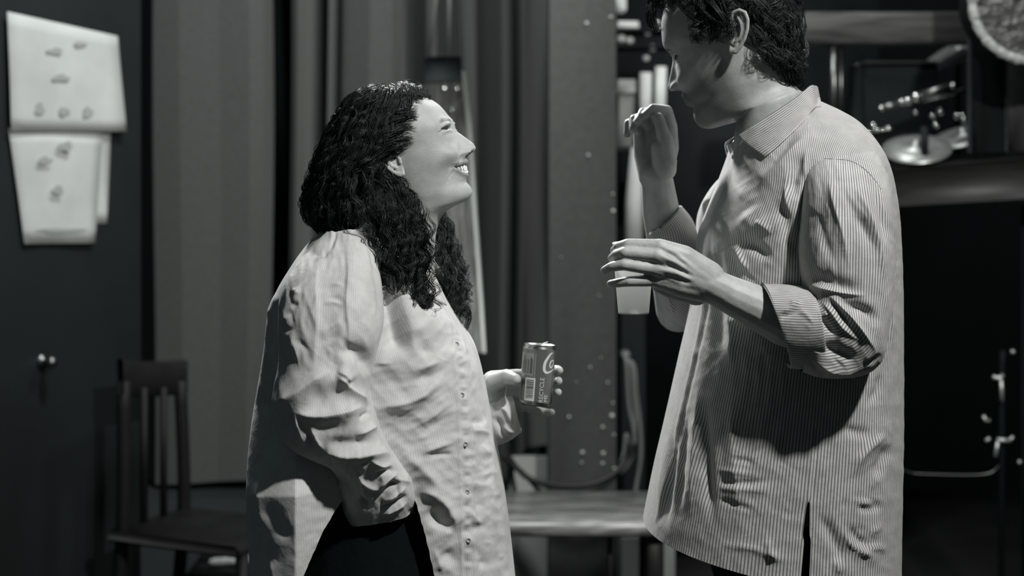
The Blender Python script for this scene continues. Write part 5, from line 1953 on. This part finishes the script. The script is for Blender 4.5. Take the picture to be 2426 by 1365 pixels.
ms_strokes = [
    (7, 11, [(1958, 400), (1975, 480), (1996, 553), (2015, 650)]),
    (-6, 13, [(1990, 420), (2020, 500), (2055, 560), (2080, 630)]),
    (6, 11, [(2030, 440), (2060, 510), (2085, 590), (2095, 680)]),
    (-5, 9, [(2060, 420), (2085, 500), (2098, 580)]),
    (-5, 12, [(1935, 480), (1950, 560), (1975, 630)]),
    (-9, 20, [(1905, 655), (1950, 665), (2010, 685), (2050, 695)]),
    (9, 6, [(1910, 672), (1950, 684), (2000, 695), (2056, 700)]),
    (-10, 13, [(1975, 712), (2020, 728), (2060, 745), (2075, 780)]),
    (8, 8, [(1955, 692), (1990, 725), (2024, 762), (2080, 838)]),
    (-8, 7, [(1962, 705), (1990, 740), (2018, 775)]),
    (7, 8, [(1945, 712), (1970, 740), (1995, 775), (2030, 805)]),
    (-6, 8, [(1935, 735), (1955, 765), (1985, 800)]),
    (5, 6, [(1936, 757), (1950, 748), (1965, 742)]),
    (-10, 15, [(1935, 815), (1985, 835), (2040, 858)]),
    (9, 9, [(1925, 855), (1985, 878), (2050, 872)]),
    (-5, 6, [(2040, 868), (2070, 855), (2088, 835)]),
]
ms_strokes += creases(12, (1920, 420, 2100, 640), 75, 20, 90, 1.6, 8, 17) + creases(10, (1930, 700, 2080, 880), 45, 40, 45, 1.8, 6, 18)
Gsl = sleeve(bag, ms_rings, ms_strokes, 300, 241, off=0.3)
# far sleeve
mf_rings = [((1755, 380), (1840, 365), 2.98, 0.04), ((1690, 440), (1810, 430), 3.03, 0.055), ((1655, 505), (1790, 540), 3.06, 0.065), ((1650, 575), (1765, 690), 3.075, 0.068),
            ((1648, 605), (1700, 775), 3.08, 0.068), ((1645, 612), (1620, 775), 3.085, 0.066), ((1643, 612), (1568, 735), 3.085, 0.064), ((1642, 606), (1545, 660), 3.08, 0.060), ((1642, 590), (1540, 610), 3.07, 0.056), ((1635, 565), (1542, 580), 3.065, 0.05)]
sleeve(bag, mf_rings, [(7, 12, [(1655, 500), (1675, 480), (1700, 470)]), (-6, 10, [(1665, 520), (1690, 505), (1705, 500)]), (6, 8, [(1575, 690), (1590, 720), (1600, 760)])], 130, 141, off=0.1)
m_shirt = bag.build('shirt', M_mshirt, man)


def cuff(name, rings, parent, nv=40, nu=121, thick=0.003, strokes=()):
    """a rolled cuff; its stripes run around the arm"""
    G, _ = ring_loft(rings, nv, nu, n=2.2)
    G = sculpt(G, strokes)
    c = np.concatenate([[0], np.cumsum(np.linalg.norm(np.diff(G[:, nu // 2], axis=0), axis=1))])
    b = Bag()
    tw = np.linspace(0, 1, nu)[None, :] * 0.0
    b.grid(G, stripe=np.broadcast_to(arc_coord(G, nv // 2)[None], G.shape[:2]) + tw)
    o = b.build(name, M_mshirt, parent)
    s = o.modifiers.new('cloth_thickness', 'SOLIDIFY')
    s.thickness = thick
    return o


cuff('cuff', [((1806, 674), (1868, 868), 2.632, 0.062), ((1808, 673), (1872, 872), 2.632, 0.066), ((1850, 674), (1905, 874), 2.632, 0.074), ((1890, 677), (1930, 868), 2.632, 0.080), ((1914, 680), (1942, 858), 2.632, 0.082), ((1916, 684), (1938, 852), 2.632, 0.076)], m_shirt,
     strokes=[(4, 5, [(1838, 742), (1862, 735), (1885, 720), (1905, 712)]), (-4, 5, [(1845, 752), (1870, 745), (1900, 730)]), (3, 5, [(1890, 735), (1910, 745), (1930, 770)]), (3, 4, [(1870, 712), (1885, 718), (1895, 712)])] + creases(10, (1830, 700, 1940, 820), -30, 40, 30, 1.6, 5, 30))
cuff('cuff', [((1545, 592), (1640, 605), 3.058, 0.058), ((1541, 588), (1650, 598), 3.055, 0.060), ((1536, 572), (1652, 560), 3.045, 0.058), ((1536, 560), (1640, 520), 3.03, 0.054), ((1538, 555), (1614, 488), 3.015, 0.048), ((1542, 560), (1612, 494), 3.015, 0.044)], m_shirt)
# collar: near leaf, far leaf, and the stand
add_sheet('collar', [
    [(1936, 206, 2.86), (1920, 203, 2.80), (1888, 230, 2.775), (1840, 262, 2.768), (1790, 294, 2.775), (1748, 322, 2.795)],
    [(1941, 230, 2.86), (1926, 232, 2.785), (1895, 262, 2.757), (1850, 296, 2.750), (1806, 325, 2.757), (1768, 342, 2.778)],
    [(1946, 252, 2.86), (1930, 256, 2.775), (1902, 288, 2.742), (1868, 322, 2.733), (1838, 350, 2.738), (1811, 372, 2.758)],
], m_shirt, M_mshirt, vertical=True, over=Gt)
add_sheet('collar', [
    [(1936, 206, 2.86), (1925, 205, 2.92), (1885, 228, 2.945), (1825, 262, 2.952), (1770, 300, 2.945), (1732, 330, 2.925)],
    [(1941, 230, 2.86), (1930, 232, 2.935), (1890, 262, 2.965), (1830, 300, 2.97), (1765, 335, 2.96), (1718, 342, 2.94)],
    [(1946, 252, 2.86), (1935, 256, 2.945), (1895, 288, 2.98), (1840, 325, 2.99), (1770, 365, 2.975), (1722, 368, 2.95)],
], m_shirt, M_mshirt, vertical=True)
add_sheet('collar_stand', [
    [(1930, 212, 2.855), (1900, 225, 2.785), (1840, 268, 2.785), (1790, 305, 2.80), (1745, 332, 2.83), (1722, 345, 2.86)],
    [(1938, 262, 2.855), (1905, 285, 2.765), (1850, 330, 2.765), (1800, 365, 2.785), (1752, 382, 2.82), (1735, 378, 2.86)],
], m_shirt, M_mshirt, vertical=True)
small_disc('button', 1741, 372, 2.818, 0.0055, M_button, m_shirt, tilt=-0.7)
# shoulder seam of the near sleeve
seam = smooth_line([(1936, 375), (1975, 377), (2012, 381), (2045, 398), (2075, 430), (2100, 470)], 40)
su = np.array([P(x, y, near_d(Gsl, x, y) - 0.0004) for x, y in seam[2:-4]])
su[1:-1] = (su[:-2] + su[1:-1] * 2 + su[2:]) / 4
V, Q, T = tube(su, 0.0006, 5)
Bag().add(V, Q, T).build('seam', M_thread, m_shirt)

trousers(man, 0.455, MD, 1.02, 0.118, 0.092, -0.02, 0.46, -1)
for dd in (-0.085, 0.085):
    V, Q, T = remesh([capsule((0.50, MD + dd, 0.048), (0.30, MD + dd, 0.038), 0.048, 0.035), capsule((0.47, MD + dd, 0.05), (0.46, MD + dd, 0.14), 0.045, 0.043)], 0.006, 3)
    Bag().add(V, Q, T).build('shoe', M_trouser, man)

# ---- hair: a full, wavy crop
mh_rings = [((1690, -66), (1780, -66), MD, 0.025), ((1622, -48), (1850, -45), MD, 0.067), ((1585, -18), (1880, -5), MD, 0.087), ((1600, 22), (1892, 45), MD, 0.093), ((1622, 62), (1895, 95), MD, 0.092),
            ((1650, 98), (1894, 135), MD, 0.089), ((1712, 108), (1892, 160), MD, 0.087), ((1790, 132), (1888, 182), MD, 0.077), ((1830, 165), (1880, 205), MD, 0.055)]
Gmh, _ = ring_loft(mh_rings, 90, 101, n=2.1)
NMH = grid_normals(Gmh)
hb = Bag()
hb.grid(Gmh - NMH * 0.006, cap0=True, cap1=True)
r = np.random.default_rng(33)
locks = []
nvh, nuh = Gmh.shape[:2]
for k in range(560):
    v0 = r.uniform(0, 84)
    u0 = r.uniform(0, nuh - 1) if k % 3 == 0 else (nuh - 1) / 2 + r.normal(0, 22)
    n = 18
    t = np.linspace(0, 1, n)
    fv = v0 + t * r.uniform(8, 20)
    fu = u0 + t * r.normal(0, 7)
    lift = r.uniform(-0.004, 0.006) + r.uniform(0.0, 0.010) * np.sin(t * math.pi)
    base = bil(Gmh, fv, fu) + bil(NMH, fv, fu) * lift[:, None]
    bu, bv = proj(base)
    if ((bu > 1730) & (bu < 1782) & (bv > 58) & (bv < 146) & (base[:, 1] < MD)).any():
        continue
    locks.append(curl(base, r.uniform(0.002, 0.006), r.uniform(0.4, 1.2), r.uniform(0, 6.3)))
# temple hair in front of the ear
for k in range(60):
    x0, y0 = r.uniform(1640, 1735), r.uniform(10, 78)
    dep = MD - 0.090 + 0.02 * (1735 - x0) / 95 + r.normal(0, 0.003)
    C = np.array([P(x0 + r.uniform(0, 18), y0 - 20, dep + 0.004), P(x0 + r.uniform(-6, 8), y0 + 4, dep - 0.004), P(x0 - r.uniform(0, 12), y0 + 26, dep)])
    locks.append(curl(cat_rom(C, 16), r.uniform(0.002, 0.005), r.uniform(0.5, 1.2), r.uniform(0, 6.3)))
# curls falling over the forehead
for k in range(46):
    x0, y0 = r.uniform(1575, 1660), r.uniform(-40, -5)
    dep = MD + r.normal(0, 0.035)
    C = np.array([P(x0 + 20, y0 - 12, dep), P(x0 - 8, y0 - 5, dep), P(x0 - 26, y0 + 22, dep), P(x0 - 18, y0 + r.uniform(30, 50), dep)])
    locks.append(curl(cat_rom(C, 22), r.uniform(0.004, 0.009), r.uniform(0.8, 1.6), r.uniform(0, 6.3)))
for k in range(10):
    C = np.array([P(1590, -20, MD - 0.01), P(1552, -4, MD - 0.012), P(1540, 35, MD - 0.015), P(1550, 66, MD - 0.015), P(1563, 60, MD - 0.015)])
    locks.append(curl(cat_rom(C, 24) + r.normal(0, 0.003, 3), r.uniform(0.001, 0.004), 0.8, r.uniform(0, 6.3)))
V, Q = strands(locks, 9, 0.00042, 0.0055, 6)
hb.add(V, Q)
hb.build('hair', M_hair, man)

# ------------------------------------------------------------------ the paper cup in his hand
M_paper = node_mat('white_paper', 0.80, rough=0.7)
nt_ = M_paper.node_tree
tr_ = nt_.nodes.new('ShaderNodeBsdfTranslucent')
tr_.inputs[0].default_value = (0.85, 0.85, 0.83, 1)
mx_ = nt_.nodes.new('ShaderNodeMixShader')
mx_.inputs[0].default_value = 0.5
nt_.links.new(nt_.nodes['Principled BSDF'].outputs[0], mx_.inputs[1])
nt_.links.new(tr_.outputs[0], mx_.inputs[2])
nt_.links.new(mx_.outputs[0], nt_.nodes['Material Output'].inputs[0])
cup = empty('paper_cup', tuple(P(1501, 742, 2.653)), 'white paper cup held between the fingers of the person in the pinstriped shirt', 'cup')
k = 2.653 / FPX
base = P(1501, 742, 2.653)
V, Q = lathe([(35.5 * k, 0.0), (36.5 * k, 0.001), (44 * k, 92 * k), (49 * k, 165 * k)], base, None, 56)
Bag().add(V, Q).build('wall', M_paper, cup)
V, Q = lathe([(0.0001, 4 * k), (34 * k, 4 * k), (35.5 * k, 0.0), (36.3 * k, -0.0006), (36.6 * k, 0.002)], base, None, 56)
Bag().add(V, Q).build('base', M_paper, cup)
V, Q = lathe([(48 * k + 0.0018 * math.cos(a), 165 * k + 0.0018 * math.sin(a)) for a in np.linspace(0, 2 * math.pi, 9)], base, None, 56)
Bag().add(V, Q).build('rim', M_paper, cup)
